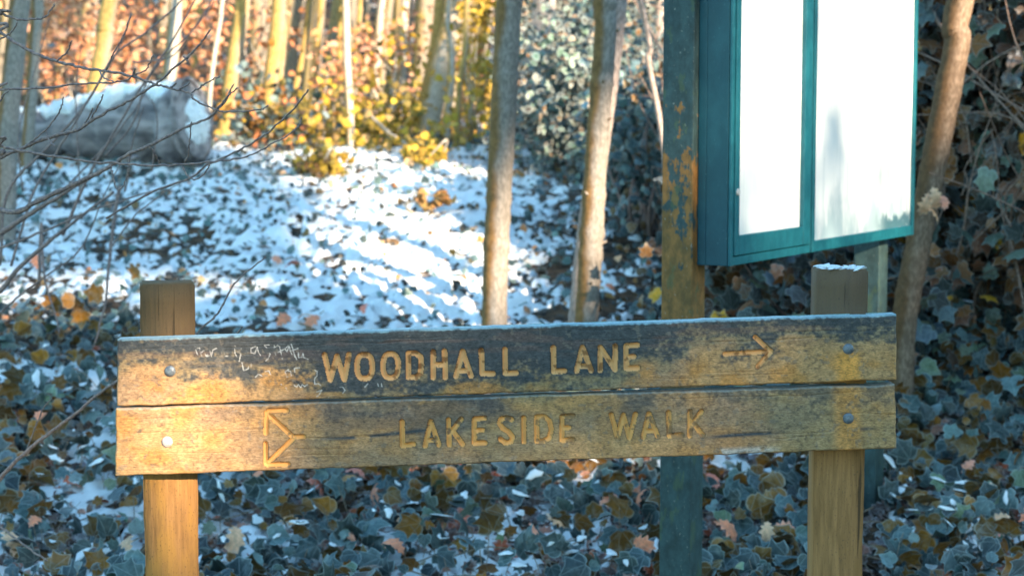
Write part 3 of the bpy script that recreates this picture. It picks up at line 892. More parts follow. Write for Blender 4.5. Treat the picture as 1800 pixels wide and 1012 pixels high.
# far wood on the rising ground: many trunks that read as one mass
fw = []
for k in range(210):
    y_ = rng.uniform(24, 60) if k < 140 else rng.uniform(18.5, 24); x_ = rng.uniform(-0.33, 0.36) * y_
    z_ = float(G(x_, y_))
    fw.append(tube([(x_, y_, z_ - 0.2), (x_ + rng.normal() * 0.2 + 0.35, y_, z_ + 4), (x_ + rng.normal() * 0.5 + 1.1, y_, z_ + 10)], [rng.uniform(0.04, 0.13)] * 2 + [0.04], 7, cap=False))
v, f = join(fw)
o = add('far_wood', v, f, m_bark('far_bark', (0.34, 0.29, 0.24), (0.46, 0.33, 0.14), (0.20, 0.17, 0.14), side=(-0.5, -0.2, 0), lo=-0.1, hi=0.6), kind='stuff')
o['label'] = 'far trunks of the wood on the rising ground'
K = 5000
y_ = rng.uniform(22, 48, K); x_ = rng.uniform(-0.33, 0.33, K) * y_
zz_ = G(x_, y_) + rng.uniform(0.1, 3.2, K)
cl = fbm(x_ * 0.5, zz_ * 0.6 + y_ * 0.3, 2, 2) > 0.5
Lf = np.stack([x_, y_, zz_], 1)[cl]
o = leaves('far_foliage', T_SMALL, Lf, rng.normal(size=(len(Lf), 3)), rng.uniform(0.10, 0.22, len(Lf)), pick(OR + [(0.25, 0.22, 0.2)], [2, 2, 3, 1, 3], len(Lf)), WOODLEAF, None, 'stuff')
o['label'] = 'far russet leaves hanging in the wood'

# ---------------------------------------------------------------- the snow topped log on the bank
LOG = m_flat('log_bark', A(132, 142, 150), A(74, 82, 90), 9, 0.9, 0.2, 0.8, (0.5, 1, 1.4))
D0 = 13.3
e1, e0 = P(322, 217, D0), P(60, 238, D0 + 0.4)
e00 = e0 + (e0 - e1) * 0.9
log = thing('fallen_log', 'big grey fallen log with snow along its top on the left bank', 'log', (e1[0], e1[1], float(G(e1[0], e1[1]))))
ax = (e1 - e0) / np.linalg.norm(e1 - e0)
pth = smoothpath([e00, e0, (e0 + e1) / 2 + np.array([0, 0, 0.02]), e1, e1 + ax * 0.12], 60)
q_ = np.linspace(0, 1, 60)
v, f = tube(pth, (0.17 + 0.09 * sstep(0.3, 0.75, q_)) * (1 - 0.75 * sstep(0.88, 1.0, q_) ** 2) + 0.015 * np.sin(q_ * 31), 32, 0.55, 3)
add('trunk', v, f, LOG, log)
ax = (e1 - e0) / np.linalg.norm(e1 - e0)
# splintered end with snow plastered on it
K = 900
aa = rng.uniform(0, 6.283, K); rr = np.sqrt(rng.random(K)) * 0.23
side = np.cross(ax, [0, 0, 1]); side /= np.linalg.norm(side)
upv = np.cross(side, ax)
Lc = e1 + ax * (0.04 + 0.11 * (1 - (rr / 0.23) ** 2))[:, None] + side * (np.cos(aa) * rr)[:, None] + upv * (np.sin(aa) * rr)[:, None]
V, F = scatter(T_SNOW[0], T_SNOW[1], rotmats(np.tile(ax + np.array([0.2, -0.8, 0.5]), (K, 1)) + rng.normal(size=(K, 3)) * 0.3, rng.uniform(0, 6, K)), np.stack([rng.uniform(0.03, 0.08, K), rng.uniform(0.02, 0.05, K), np.full(K, 0.03)], 1), Lc)
kp = fbm(aa * 2.2, rr * 22, 3, 3) > 0.45
F = F.reshape(K, -1, 3)[kp].reshape(-1, 3)
add('end_snow', V, F, SNOW, log, kind='stuff')
# snow cap: a lumpy strip over the top
nu, nv = 160, 22
U = np.linspace(0, 1, nu); W = np.linspace(-1.1, 1.0, nv)
cpath = smoothpath([e00, e0, (e0 + e1) / 2 + np.array([0, 0, 0.02]), e1 + ax * 0.03], nu)
VV = []
for a_, p in zip(U, cpath):
    for w in W:
        th = w * (0.62 + 0.9 * (fbm(a_ * 14, 3.0 + (w > 0) * 9, 5, 4) - 0.42))
        h = 0.175 + 0.09 * float(sstep(0.3, 0.75, a_ * 0.92)) - 0.05 * float(sstep(0.93, 1.0, a_)) + 0.03 * max(0, 1 - (w / 1.0) ** 2) + 0.09 * (fbm(a_ * 40, w * 3 + 8, 2, 3) - 0.5)
        if abs(w) > 0.95:
            h = 0.13 + 0.08 * float(sstep(0.3, 0.75, a_ * 0.92))
        VV.append(p + side * math.sin(th) * h + np.array([0, 0, 1]) * math.cos(th) * h)
ii = np.arange(nu - 1)[:, None] * nv + np.arange(nv - 1)[None, :]
add('snow_cap', np.array(VV), np.stack([ii, ii + 1, ii + nv + 1, ii + nv], -1).reshape(-1, 4), SNOW, log)

# ---------------------------------------------------------------- ivy hedge on the right
hp = smoothpath([(0.75, 10.6, 0), (1.55, 9.3, 0), (2.25, 8.2, 0), (2.9, 7.3, 0), (4.2, 6.4, 0)], 200)
hd = np.gradient(hp, axis=0); hd /= np.linalg.norm(hd, axis=1)[:, None]
hn = np.stack([hd[:, 1], -hd[:, 0], hd[:, 2]], 1)            # faces the camera side
hn = np.where((hn[:, 1:2] > 0), -hn, hn)
hedge = thing('ivy_hedge', 'tall dark hedge overgrown with ivy on the right side', 'hedge', (2.25, 8.2, float(G(2.25, 8.2))))
def hedge_pts(K, h0, h1, d0, d1, p=1.0):
    i = rng.integers(0, 200, K)
    hh = h0 + (h1 - h0) * rng.random(K) ** p
    dep = rng.uniform(d0, d1, K)
    bul = 0.25 * (fbm(i * 0.06, hh * 1.6, 3, 3) - 0.5) * 2
    Lh = hp[i] + hn[i] * (bul - dep)[:, None] + rng.normal(size=(K, 3)) * np.array([0.05, 0.05, 0.0])
    Lh[:, 2] = G(Lh[:, 0], Lh[:, 1]) + hh * np.interp(i, [0, 60, 110], [0.55, 0.8, 1.0])
    return Lh, hn[i], hh
HC = np.array([A(70, 98, 110), A(44, 58, 62), A(76, 100, 92), A(92, 68, 34), A(48, 38, 24), A(112, 86, 68), A(190, 136, 30)])
L1, N1, H1 = hedge_pts(4200, 0.0, 2.1, -0.05, 0.45)
# thin places where the sky shows through
gapc = np.stack([P(1785, 105, 7.6), P(1735, 12, 7.8), P(1770, 140, 7.7), P(1745, 60, 7.8), P(1798, 20, 7.5)])
def not_in_gap(Lh, extra=0.0):
    d_ = np.min([np.hypot((Lh[:, 0] / Lh[:, 1] - g_[0] / g_[1]) * 7.7, ((Lh[:, 2] - CAM_H) / Lh[:, 1] - (g_[2] - CAM_H) / g_[1]) * 7.7) / r_ for g_, r_ in zip(gapc, (0.075, 0.05, 0.05, 0.035, 0.05))], axis=0)
    return d_ > 1 + extra
kp = (not_in_gap(L1) | (rng.random(len(L1)) < 0.25)) & (L1[:, 0] / L1[:, 1] * FPX + 900 > 1165)
L1, N1 = L1[kp], N1[kp]
K = len(L1)
S1 = rng.uniform(0.05, 0.13, K)
Z1 = N1 * 0.7 + rng.normal(size=(K, 3)) * 0.5 + np.array([0, 0, 0.45])
C1 = pick(HC, [2.2, 2.5, 2, 5.5, 5, 1.6, 0.4], K, 0.4)
SP1 = rng.uniform(0, 6.283, K)
u = L1[:, 0] / L1[:, 1] * FPX + 900
pyy = 205 + (CAM_H - L1[:, 2]) / L1[:, 1] * FPX
sc = S1 / L1[:, 1] * (u > 1600) * (u < 1795) * (pyy > 5) * (pyy < 800)
dep_ok = sc
top = np.argsort(-dep_ok)[:260]
rest = np.setdiff1d(np.arange(K), top)
mixed_leaves((T_IVY, T_IVY3, T_IVY4), 'foliage', L1[rest], Z1[rest], S1[rest], C1[rest], hedge, SP1[rest])
hme = []
for c in HC:
    for k_ in (0.85, 1.15):
        hme.append((np.clip(c * k_, 0.004, 0.8), raw_mesh('leaf', T_IVY[0], T_IVY[1], IVY, True, np.tile(np.clip(c * k_, 0.004, 0.8), (len(T_IVY[0]), 1)), T_IVY[2], T_IVY[0])))
RM = rotmats(Z1[top], SP1[top])
for k, i in enumerate(top):
    me = hme[int(np.argmin([np.abs(C1[i] - c).sum() for c, _ in hme]))][1]
    o = obj('leaf', me, hedge)
    o.matrix_basis = Matrix.Translation(Vector(L1[i] - origin(hedge))) @ Matrix(RM[k].T.tolist()).to_4x4() @ Matrix.Scale(float(S1[i]), 4)
L2, N2, H2 = hedge_pts(9500, -0.05, 2.15, 0.35, 1.3)
kp = not_in_gap(L2, 0.1)
L2, N2 = L2[kp], N2[kp]
leaves('inner_leaves', T_IVY2, L2, N2 * 0.6 + rng.normal(size=(len(L2), 3)) * 0.6, rng.uniform(0.07, 0.14, len(L2)), pick([A(72, 56, 32), A(46, 48, 44), A(90, 66, 34), A(54, 68, 66)], [4, 3, 4, 2], len(L2)), DEAD, hedge, 'stuff')
hs = []
for k in range(210):
    i = int(rng.integers(5, 195)); h = rng.uniform(0, 1.6)
    p = hp[i] + hn[i] * rng.uniform(-0.25, 0.15); p = p.copy(); p[2] = float(G(p[0], p[1])) + h
    pts = [p]
    dv = hd[i] * rng.normal() * 0.5 + np.array([0, 0, 1.0])
    for j in range(4):
        dv = dv + rng.normal(size=3) * 0.3
        p = p + dv * rng.uniform(0.10, 0.28); pts.append(p)
    hs.append(tube(smoothpath(pts, 14), np.linspace(rng.uniform(0.003, 0.009), 0.002, 14), 5, cap=False))
v, f = join(hs)
add('stems', v, f, m_flat('hedge_stem', A(128, 122, 116), A(80, 76, 74), 60), hedge, kind='stuff')
for k, (px, py_, s, c) in enumerate([(1630, 355, .10, 3), (1645, 345, .10, 3), (1638, 370, .09, 0), (1660, 350, .07, 4)]):
    p = P(px, py_, 7.35)
    o = obj('dead_leaf', oak_me[c], hedge)
    o.matrix_basis = Matrix.Translation(Vector(p - origin(hedge))) @ Matrix(rotmats(np.array([[0.3, -0.9, 0.3]]) + rng.normal(size=(1, 3)) * 0.3, np.array([3.1 + rng.normal() * 0.4]))[0].T.tolist()).to_4x4() @ Matrix.Scale(s, 4)

# low dark ivy scrub behind the notice board
bush('ivy_scrub', 'frosted ivy scrub seen below the notice board between its posts', 'ivy', (1235, 1590, 440, 640), (8.0, 9.0), 1700, HC, [4, 4, 1.5, 4, 5, 1.5, 0.3], (0.06, 0.11), T_IVY, None, 0.16, IVY, 30)

# ---------------------------------------------------------------- the wooden sign
O0 = P(205, 597, 3.45)
UX = P(1575, 553, 3.51) - O0
UX /= np.linalg.norm(UX)
UZ = np.array([0, 0, 1.0]) - UX * UX[2]; UZ /= np.linalg.norm(UZ)
UN = np.cross(UX, UZ)                                   # faces the camera
if UN[1] > 0: UN = -UN
CPOS = np.array([0, 0, CAM_H])

def pl(px, py):
    """seen place of the photograph -> coordinates on the front of the planks (metres)"""
    r = ray(px, py)
    p = CPOS + r * (np.dot(O0 - CPOS, UN) / np.dot(r, UN))
    return np.array([np.dot(p - O0, UX), np.dot(p - O0, UZ)])

def z2(l):   # strokes traced at 3x from (540, 540)
    return [[pl(540 + x / 3, 540 + y / 3) for x, y in s] for s in l]
def z3(l):
    return [[pl(1100 + x / 2.891, 450 + y / 2.891) for x, y in s] for s in l]
def z7(l):
    return [[pl(420 + x / 4.5, 690 + y / 4.5) for x, y in s] for s in l]
def z8(l):
    return [[pl(330 + x / 5.143, 590 + y / 5.143) for x, y in s] for s in l]
def oval(cx, cy, rx, ry, p=2.6, n=22):
    return [[(cx + rx * np.sign(math.cos(a)) * abs(math.cos(a)) ** (2 / p), cy + ry * np.sign(math.sin(a)) * abs(math.sin(a)) ** (2 / p)) for a in np.linspace(0, 2 * math.pi, n)]]

WOODHALL_LANE = [
    z2([[(92, 252), (122, 382), (157, 258), (196, 382), (220, 250)]]),
    z2(oval(303, 313, 40, 63)), z2(oval(440, 309, 40, 63)),
    z2([[(534, 243), (534, 370), (575, 370), (598, 350), (602, 305), (598, 262), (572, 243), (534, 243)]]),
    z2([[(665, 236), (665, 370)], [(725, 232), (728, 370)], [(665, 303), (726, 303)]]),
    z2([[(785, 364), (820, 233), (864, 362)], [(797, 335), (855, 335)]]),
    z2([[(918, 228), (923, 350), (980, 350)]]), z2([[(1043, 223), (1045, 348), (1102, 346)]]),
    z2([[(1298, 214), (1300, 339), (1357, 336)]]),
    z2([[(1421, 336), (1452, 212), (1498, 333)], [(1434, 310), (1486, 310)]]),
    z2([[(1545, 332), (1547, 212), (1623, 328), (1625, 205)]]),
    z2([[(1741, 200), (1682, 204), (1684, 322), (1742, 320)], [(1684, 263), (1722, 260)]])]
LAKESIDE_WALK = [
    z2([[(500, 604), (503, 730), (560, 722)]]),
    z2([[(622, 731), (652, 603), (695, 726)], [(634, 702), (684, 700)]]),
    z2([[(745, 594), (750, 727)], [(812, 590), (752, 668)], [(768, 650), (820, 722)]]),
    z2([[(935, 585), (882, 590), (880, 716), (938, 715)], [(882, 650), (925, 648)]]),
    z2([[(1078, 592), (1050, 582), (1022, 590), (1014, 612), (1032, 638), (1066, 660), (1084, 685), (1075, 709), (1046, 716), (1020, 696)]]),
    z2([[(1142, 583), (1144, 709)]]),
    z2([[(1210, 578), (1212, 708), (1247, 706), (1278, 688), (1288, 645), (1278, 598), (1250, 577), (1210, 578)]]),
    z2([[(1400, 572), (1345, 577), (1343, 700), (1400, 697)], [(1345, 637), (1380, 634)]]),
    z2([[(1604, 566), (1637, 688), (1668, 568), (1700, 688), (1732, 562)]]),
    z3([[(89, 921), (118, 801), (163, 917)], [(101, 890), (150, 888)]]),
    z3([[(218, 795), (222, 914), (284, 908)]]),
    z3([[(327, 790), (325, 914)], [(384, 790), (330, 868)], [(345, 852), (391, 910)]])]
ARROW_R = [z3([[(506, 498), (738, 485)], [(659, 412), (738, 485), (672, 562)]])]
ARROW_L = [z7([[(212, 322), (219, 160), (240, 143), (378, 140)], [(228, 168), (428, 350), (510, 350)]]) + z7([[(210, 402), (212, 560), (225, 570), (388, 566)], [(428, 365), (240, 545)]])]
SCRATCH = z8([[(38, 97), (60, 90), (82, 150), (97, 187)], [(75, 115), (108, 108), (112, 150), (128, 185)], [(120, 150), (150, 130), (165, 182)], [(168, 160), (186, 140), (180, 165), (170, 185), (196, 178)],
              [(200, 130), (213, 186), (226, 130), (262, 110)], [(310, 172), (335, 160), (325, 182), (362, 183)], [(425, 120), (430, 160), (442, 187)], [(426, 88), (432, 98)], [(484, 118), (455, 140), (480, 162), (466, 230)],
              [(612, 95), (572, 115), (572, 152), (606, 160), (628, 100), (640, 150), (658, 176)], [(735, 82), (692, 84), (735, 130), (745, 165), (728, 205), (705, 226)], [(782, 85), (800, 205)], [(775, 110), (815, 88), (832, 98), (842, 150), (856, 208)],
              [(815, 150), (868, 122)], [(910, 88), (878, 118), (896, 142), (918, 92), (928, 140), (942, 168)], [(935, 75), (955, 130), (968, 190)], [(940, 135), (998, 112)], [(965, 165), (984, 213)], [(1000, 150), (1002, 196), (1032, 192), (1042, 158), (1050, 196), (1090, 211)],
              [(490, 240), (505, 312), (545, 300), (550, 275)], [(575, 250), (577, 275)], [(612, 372), (640, 345), (672, 362)], [(700, 322), (735, 315), (748, 348)],
              [(912, 303), (880, 325), (898, 372), (938, 362), (930, 322), (900, 312)], [(962, 292), (970, 330)], [(962, 292), (1012, 288)], [(1152, 312), (1172, 320), (1168, 362), (1150, 380), (1146, 404)],
              [(845, 435), (868, 492), (888, 468), (902, 498)], [(962, 445), (985, 462), (1000, 440), (1022, 466), (1035, 440), (1056, 456), (1082, 440)], [(1146, 408), (1150, 437), (1180, 430), (1202, 447)],
              [(1168, 505), (1212, 490), (1188, 532)], [(1165, 545), (1180, 540)], [(1350, 470), (1398, 460), (1422, 490), (1402, 518)], [(1630, 430), (1600, 462)], [(1718, 432), (1724, 456)], [(1750, 428), (1756, 458)],
              [(1270, 560), (1300, 545), (1310, 570)]])
PLANK_T = 0.034
STEPM = 0.00128

def m_sign():
    m, n, l, b = mat('sign_wood')
    t = nd(n, 'ShaderNodeAttribute', attribute_name='tint').outputs['Color']
    tc = n.new('ShaderNodeTexCoord').outputs['Object']
    fine = noise(n, l, 420, 5, tc, (0.35, 1, 1.0), 0.7)
    g2 = noise(n, l, 900, 3, tc, (0.5, 1, 1.0))
    col = mix(n, l, ramp(n, l, fine, 0.3, 0.7), mix(n, l, 1.0, t, (0.66, 0.66, 0.68), 'MULTIPLY'), mix(n, l, 1.0, t, (1.28, 1.28, 1.26), 'MULTIPLY'))
    l.new(col, b.inputs['Base Color'])
    b.inputs['Roughness'].default_value = 0.75
    set_spec(b, 0.25)
    bump(n, l, b, math_(n, l, 'ADD', fine, math_(n, l, 'MULTIPLY', g2, 0.6)), 0.55, 0.0012)
    return m
SIGNWOOD = m_sign()

def m_paint():
    m, n, l, b = mat('groove_paint')
    t = nd(n, 'ShaderNodeAttribute', attribute_name='tint').outputs['Color']
    l.new(t, b.inputs['Base Color'])
    b.inputs['Roughness'].default_value = 0.6
    set_spec(b, 0.3)
    bump(n, l, b, noise(n, l, 500, 4), 0.5, 0.001)
    return m
PAINT = m_paint()

def seg_dist(X, Z, s):
    d = np.full(X.shape, 9.0)
    for (a, b) in zip(s[:-1], s[1:]):
        e = b - a
        L2_ = max(float(e @ e), 1e-12)
        t = np.clip(((X - a[0]) * e[0] + (Z - a[1]) * e[1]) / L2_, 0, 1)
        d = np.minimum(d, np.hypot(X - a[0] - t * e[0], Z - a[1] - t * e[1]))
    return d

def AS(r, g, b):
    """as A, for the upright faces of the sign"""
    return np.clip(lin((r, g, b)) / np.array([0.54, 0.71, 0.78]), 0.004, 0.85)
W_DARK = AS(52, 65, 74); W_TAN = AS(144, 126, 92); W_GOLD = AS(152, 114, 52); W_TEAL = AS(94, 106, 88); W_GREY = AS(120, 110, 94)
def plank(root, name, label, corners, letters, kinds, style, seed):
    tl, tr, br, bl = [pl(*c) for c in corners]
    Wd = np.linalg.norm(tr - tl); Hh = np.linalg.norm(bl - tl)
    nu, nv = int(Wd / STEPM), int(Hh / STEPM)
    s = np.linspace(0, 1, nu)[None, :]; t = np.linspace(0, 1, nv)[:, None]
    X = (tl[0] * (1 - s) + tr[0] * s) * (1 - t) + (bl[0] * (1 - s) + br[0] * s) * t
    Z = (tl[1] * (1 - s) + tr[1] * s) * (1 - t) + (bl[1] * (1 - s) + br[1] * s) * t
    # worn outline
    edge = (fbm(X * 22, 3.0 + 0 * X, seed, 4) - 0.5) * 0.004
    Z = Z + edge * np.where(t < 0.5, (1 - 2 * t) ** 4, 0) + (fbm(X * 30, 9.0 + 0 * X, seed + 1, 4) - 0.5) * 0.004 * np.where(t > 0.5, (2 * t - 1) ** 4, 0)
    X = X + (fbm(Z * 40 + 0 * X, 5.0 + 0 * X, seed + 2, 3) - 0.5) * 0.004 * (np.exp(-s / 0.01) + np.exp(-(1 - s) / 0.01))
    # relief: grain, checks, rounded arrises
    grain = fbm(X * 9 + 3 * fbm(X * 2, Z * 9, 3, 2), Z * 420, seed, 3) - 0.5
    dep = grain * 0.0006 + (fbm(X * 120, Z * 150, seed + 4, 3) - 0.5) * 0.0005
    for k in range(16):                                   # drying checks along the grain
        cx = rng.uniform(0, Wd); ln = rng.uniform(0.04, 0.22); cz = -rng.uniform(0.06, 0.95) * Hh
        cz = cz + (tl[1] + (tr[1] - tl[1]) * cx / Wd)
        zc = cz + (fbm(X * 14, 0 * X + k, 6, 3) - 0.5) * 0.008 + (X - cx) * (tr[1] - tl[1]) / Wd
        dep -= 0.0012 * np.exp(-((Z - zc) / 0.0009) ** 2) * sstep(ln, ln * 0.6, np.abs(X - cx))
    ed = np.minimum(np.minimum(t * Hh, (1 - t) * Hh), np.minimum(s * Wd, (1 - s) * Wd))
    dep -= 0.003 * np.clip(1 - ed / 0.003, 0, 1) ** 2
    # colour: weathering, plus sunlight painted on the lower plank's left end
    n1 = fbm(X * 5, Z * 11, seed + 1, 4); n2 = fbm(X * 17, Z * 26, seed + 2, 4); n3 = fbm(X * 60, Z * 80, seed + 5, 3); n4 = fbm(X * 9, Z * 90, seed + 3, 3); n5 = fbm(X * 150, Z * 170, seed + 6, 3)
    tt = t + 0 * X; ss = s + 0 * X
    col = W_TAN[None, None] * (0.80 + 0.45 * n3[..., None])
    def lay(c, f):
        nonlocal col
        f = np.clip(f, 0, 1)[..., None]
        col = col * (1 - f) + np.asarray(c) * (0.8 + 0.4 * n3[..., None]) * f
    if style == 'upper':
        lay(W_GREY, sstep(0.45, 0.6, n1) * 0.6)
        lay(W_GOLD, sstep(0.44, 0.70, n2 + 0.1 * sstep(0.6, 0.95, tt)) * sstep(0.40, 0.8, tt) * 0.55)
        dz = 0.22 + 0.16 * np.exp(-((ss - 0.13) / 0.09) ** 2) + 0.62 * sstep(0.16, 0.30, ss) * sstep(0.80, 0.56, ss) + 0.10 * sstep(0.6, 0.9, ss) - 0.12 * sstep(0.10, 0.0, ss) - 0.15 * sstep(0.66, 0.8, ss)
        lay(W_TEAL, sstep(0.16, -0.05, tt - dz - 0.12 + 0.8 * (n2 - 0.5)) * 0.5)
        lay(W_DARK, sstep(0.22, -0.16, tt - dz - 0.05 + 0.75 * (n2 - 0.5) + 0.35 * (n1 - 0.5) + 0.4 * (n4 - 0.5) + 0.5 * (n5 - 0.5)) * 0.92)
        lay(A(96, 84, 80), sstep(0.52, 0.6, n4) * sstep(0.6, 0.2, tt) * 0.35)
        lay(W_DARK, np.exp(-((tt - 0.44 - 0.25 * (0.12 - ss) - 0.1 * (n1 - .5)) / 0.035) ** 2) * sstep(0.08, 0.1, ss) * sstep(0.24, 0.2, ss) * sstep(0.35, 0.5, n2) * 0.9)
        stain = np.exp(-((ss - 0.937) / 0.016) ** 4) * sstep(0.50, 0.62, tt)
        lay(A(172, 136, 74), stain * sstep(0.3, 0.5, n2 + 0.25))
    else:
        lay(W_GREY, sstep(0.40, 0.6, n1) * 0.7)
        lay(W_GOLD, sstep(0.42, 0.72, n2) * (0.30 + 0.25 * sstep(0.25, 0.0, ss) + 0.2 * sstep(0.92, 1.0, ss)))  # golden blotches, plus sunlight painted as extra gold at the left end
        lay(W_TEAL, sstep(0.46, 0.66, fbm(X * 6 + 7, Z * 9, seed + 7, 4)) * sstep(0.15, 0.4, ss) * 0.42)
        lay(W_DARK, sstep(0.20, -0.10, tt - 0.07 + 0.9 * (n2 - 0.5) + 0.4 * (n5 - 0.5)) * sstep(0.05, 0.25, ss) * 0.55)
        lay(W_DARK, sstep(0.58, 0.70, fbm(X * 7 + 3, Z * 12, seed + 8, 4)) * sstep(0.12, 0.2, ss) * 0.5)
        lay(W_DARK * 0.9, np.exp(-((tt - 0.72 + 0.5 * (ss - 0.8) + 0.12 * (n1 - 0.5)) / 0.03) ** 2) * sstep(0.74, 0.78, ss) * sstep(0.985, 0.95, ss) * sstep(0.36, 0.5, n2) * (np.abs(ss - 0.937) > 0.016))
        lay(W_DARK, np.exp(-((tt - 0.52 + 0.4 * (ss - 0.33) + 0.12 * (n1 - 0.5)) / 0.035) ** 2) * sstep(0.22, 0.3, ss) * sstep(0.42, 0.38, ss) * sstep(0.42, 0.52, n2))
        lay(A(168, 128, 64), np.exp(-((ss - 0.937) / 0.018) ** 4) * 0.55 * sstep(0.3, 0.5, n2 + 0.2))
        lay(A(150, 165, 170), sstep(0.60, 0.66, fbm(X * 30, Z * 40, seed + 9, 3)) * sstep(0.86, 0.96, tt) * sstep(0.72, 0.76, ss) * sstep(0.86, 0.82, ss) * 0.8)
    col = col * (0.76 + 0.48 * n5[..., None])
    lay(A(100, 104, 100), sstep(0.70, 0.76, fbm(X * 90, Z * 90, seed + 11, 3)) * 0.5)
    lay(W_DARK * 0.5, sstep(0.64, 0.74, fbm(X * 140, Z * 190, seed + 12, 3)) * 0.4)
    # rime on the upper arris
    fr = sstep(0.004, 0.0005, t * Hh + 0.006 * (fbm(X * 150, Z * 150, 4, 3) - 0.5))
    lay(A(130, 180, 200), fr * (0.5 if style == 'upper' else 0.2))
    if style == 'upper':                                  # scratched writing
        sc_ = np.full(X.shape, 9.0)
        for q_ in SCRATCH:
            sc_ = np.minimum(sc_, seg_dist(X, Z, q_))
        f = sstep(0.00125, 0.0004, sc_ + 0.0006 * (fbm(X * 300, Z * 300, 2, 2) - 0.5)) * sstep(0.30, 0.48, fbm(X * 70, Z * 70, 13, 2))
        dep -= 0.0006 * f
        lay(A(176, 194, 202), f * 0.68)
    # grooves
    own = np.full(X.shape, -1)
    pcol = col.copy()
    for k, strokes in enumerate(letters):
        d = np.full(X.shape, 9.0)
        for q_ in strokes:
            d = np.minimum(d, seg_dist(X, Z, q_))
        r = 0.0053 if kinds[k] == 'carved_letter' else 0.0047
        if style == 'lower' and kinds[k] == 'carved_letter': r = 0.0049
        d = d + 0.0009 * (fbm(X * 160, Z * 160, 3 + k, 3) - 0.5)
        ins = d < r
        own[ins & (own < 0)] = k
        dep = np.where(ins, np.minimum(dep, -0.0075 * np.sqrt(np.clip(1 - (d / r) ** 2, 0, 1)) + (fbm(X * 200, Z * 200, 2, 3) - 0.5) * 0.0012), dep)
        dep = np.where(~ins & (d < r + 0.002), dep - 0.0006 * (1 - (d - r) / 0.002), dep)
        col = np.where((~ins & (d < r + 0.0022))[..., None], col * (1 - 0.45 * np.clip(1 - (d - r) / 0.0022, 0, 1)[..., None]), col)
        wear = fbm(X * 70, Z * 70, 8 + k, 4)
        if style == 'upper':
            c_ = np.array([0.85, 0.46, 0.20])[None, None] * (0.85 + 0.3 * wear[..., None])
            w_ = sstep(0.60, 0.68, wear)[..., None] * 0.75
            c_ = c_ * (1 - w_) + A(96, 70, 44) * w_
        else:
            c_ = np.array([0.85, 0.44, 0.15])[None, None] * (0.85 + 0.35 * wear[..., None])
            amt = {0: 0.0}.get(k, 0.0) if kinds[k] != 'carved_letter' else 0.0 + 0.008 * k
            w_ = sstep(0.66 - amt, 0.74 - amt, wear)[..., None] * 0.85
            c_ = c_ * (1 - w_) + (col * 0.8) * w_
        pcol = np.where(ins[..., None], c_, pcol)
    V = O0 + X[..., None] * UX + Z[..., None] * UZ + dep[..., None] * UN
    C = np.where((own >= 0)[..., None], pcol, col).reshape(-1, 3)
    Vf = V.reshape(-1, 3)
    i = np.arange(nv - 1)[:, None] * nu + np.arange(nu - 1)[None, :]
    F = np.stack([i, i + nu, i + nu + 1, i + 1], -1).reshape(-1, 4)
    ow = own.ravel()[F]
    fo = np.where((ow >= 0).sum(1) >= 3, ow.max(1), -1)
    # back and sides
    border = np.concatenate([np.arange(nu), np.arange(1, nv) * nu + nu - 1, (nv - 1) * nu + np.arange(nu - 2, -1, -1), np.arange(nv - 2, 0, -1) * nu])
    nb = len(border)
    Vb = Vf[border] - UN * PLANK_T
    base = len(Vf)
    e = np.arange(nb); e2 = (e + 1) % nb
    sides = np.stack([border[e], border[e2], base + e2, base + e], 1)
    Cb = np.tile(W_DARK, (nb, 1)); Cb[:nu] = A(150, 196, 214) * (0.8 if style == 'upper' else 0.3)
    c4i = [base, base + nu - 1, base + nu - 1 + nv - 1, base + nu - 1 + nv - 1 + nu - 1]
    Fall = np.vstack([F[fo < 0], sides, [c4i]])
    Vall = np.vstack([Vf, Vb]); Call = np.vstack([C, Cb])
    us = np.unique(Fall); rm = np.full(len(Vall), -1); rm[us] = np.arange(len(us))
    p = add(name, Vall[us], rm[Fall], SIGNWOOD, root, True, Call[us])
    p['label'] = label
    for k in range(len(letters)):
        Fk = F[fo == k]
        us = np.unique(Fk); rm = np.full(len(Vf), -1); rm[us] = np.arange(len(us))
        add(kinds[k], Vf[us], rm[Fk], PAINT, p, True, C[us])
    return p

sb = (P(900, 700, 3.5))
sign = thing('wooden_signpost', 'weathered wooden sign of two planks on two posts reading WOODHALL LANE and LAKESIDE WALK', 'sign', (float(sb[0]), 3.55, float(G(sb[0], 3.55))))
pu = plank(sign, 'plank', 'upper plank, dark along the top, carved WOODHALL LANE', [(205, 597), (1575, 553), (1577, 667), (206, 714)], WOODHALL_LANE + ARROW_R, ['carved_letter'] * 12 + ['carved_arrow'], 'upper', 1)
pw = plank(sign, 'plank', 'lower plank, browner, carved LAKESIDE WALK', [(203, 718), (1573, 676), (1577, 788), (203, 836)], LAKESIDE_WALK + ARROW_L, ['carved_letter'] * 12 + ['carved_arrow'], 'lower', 5)

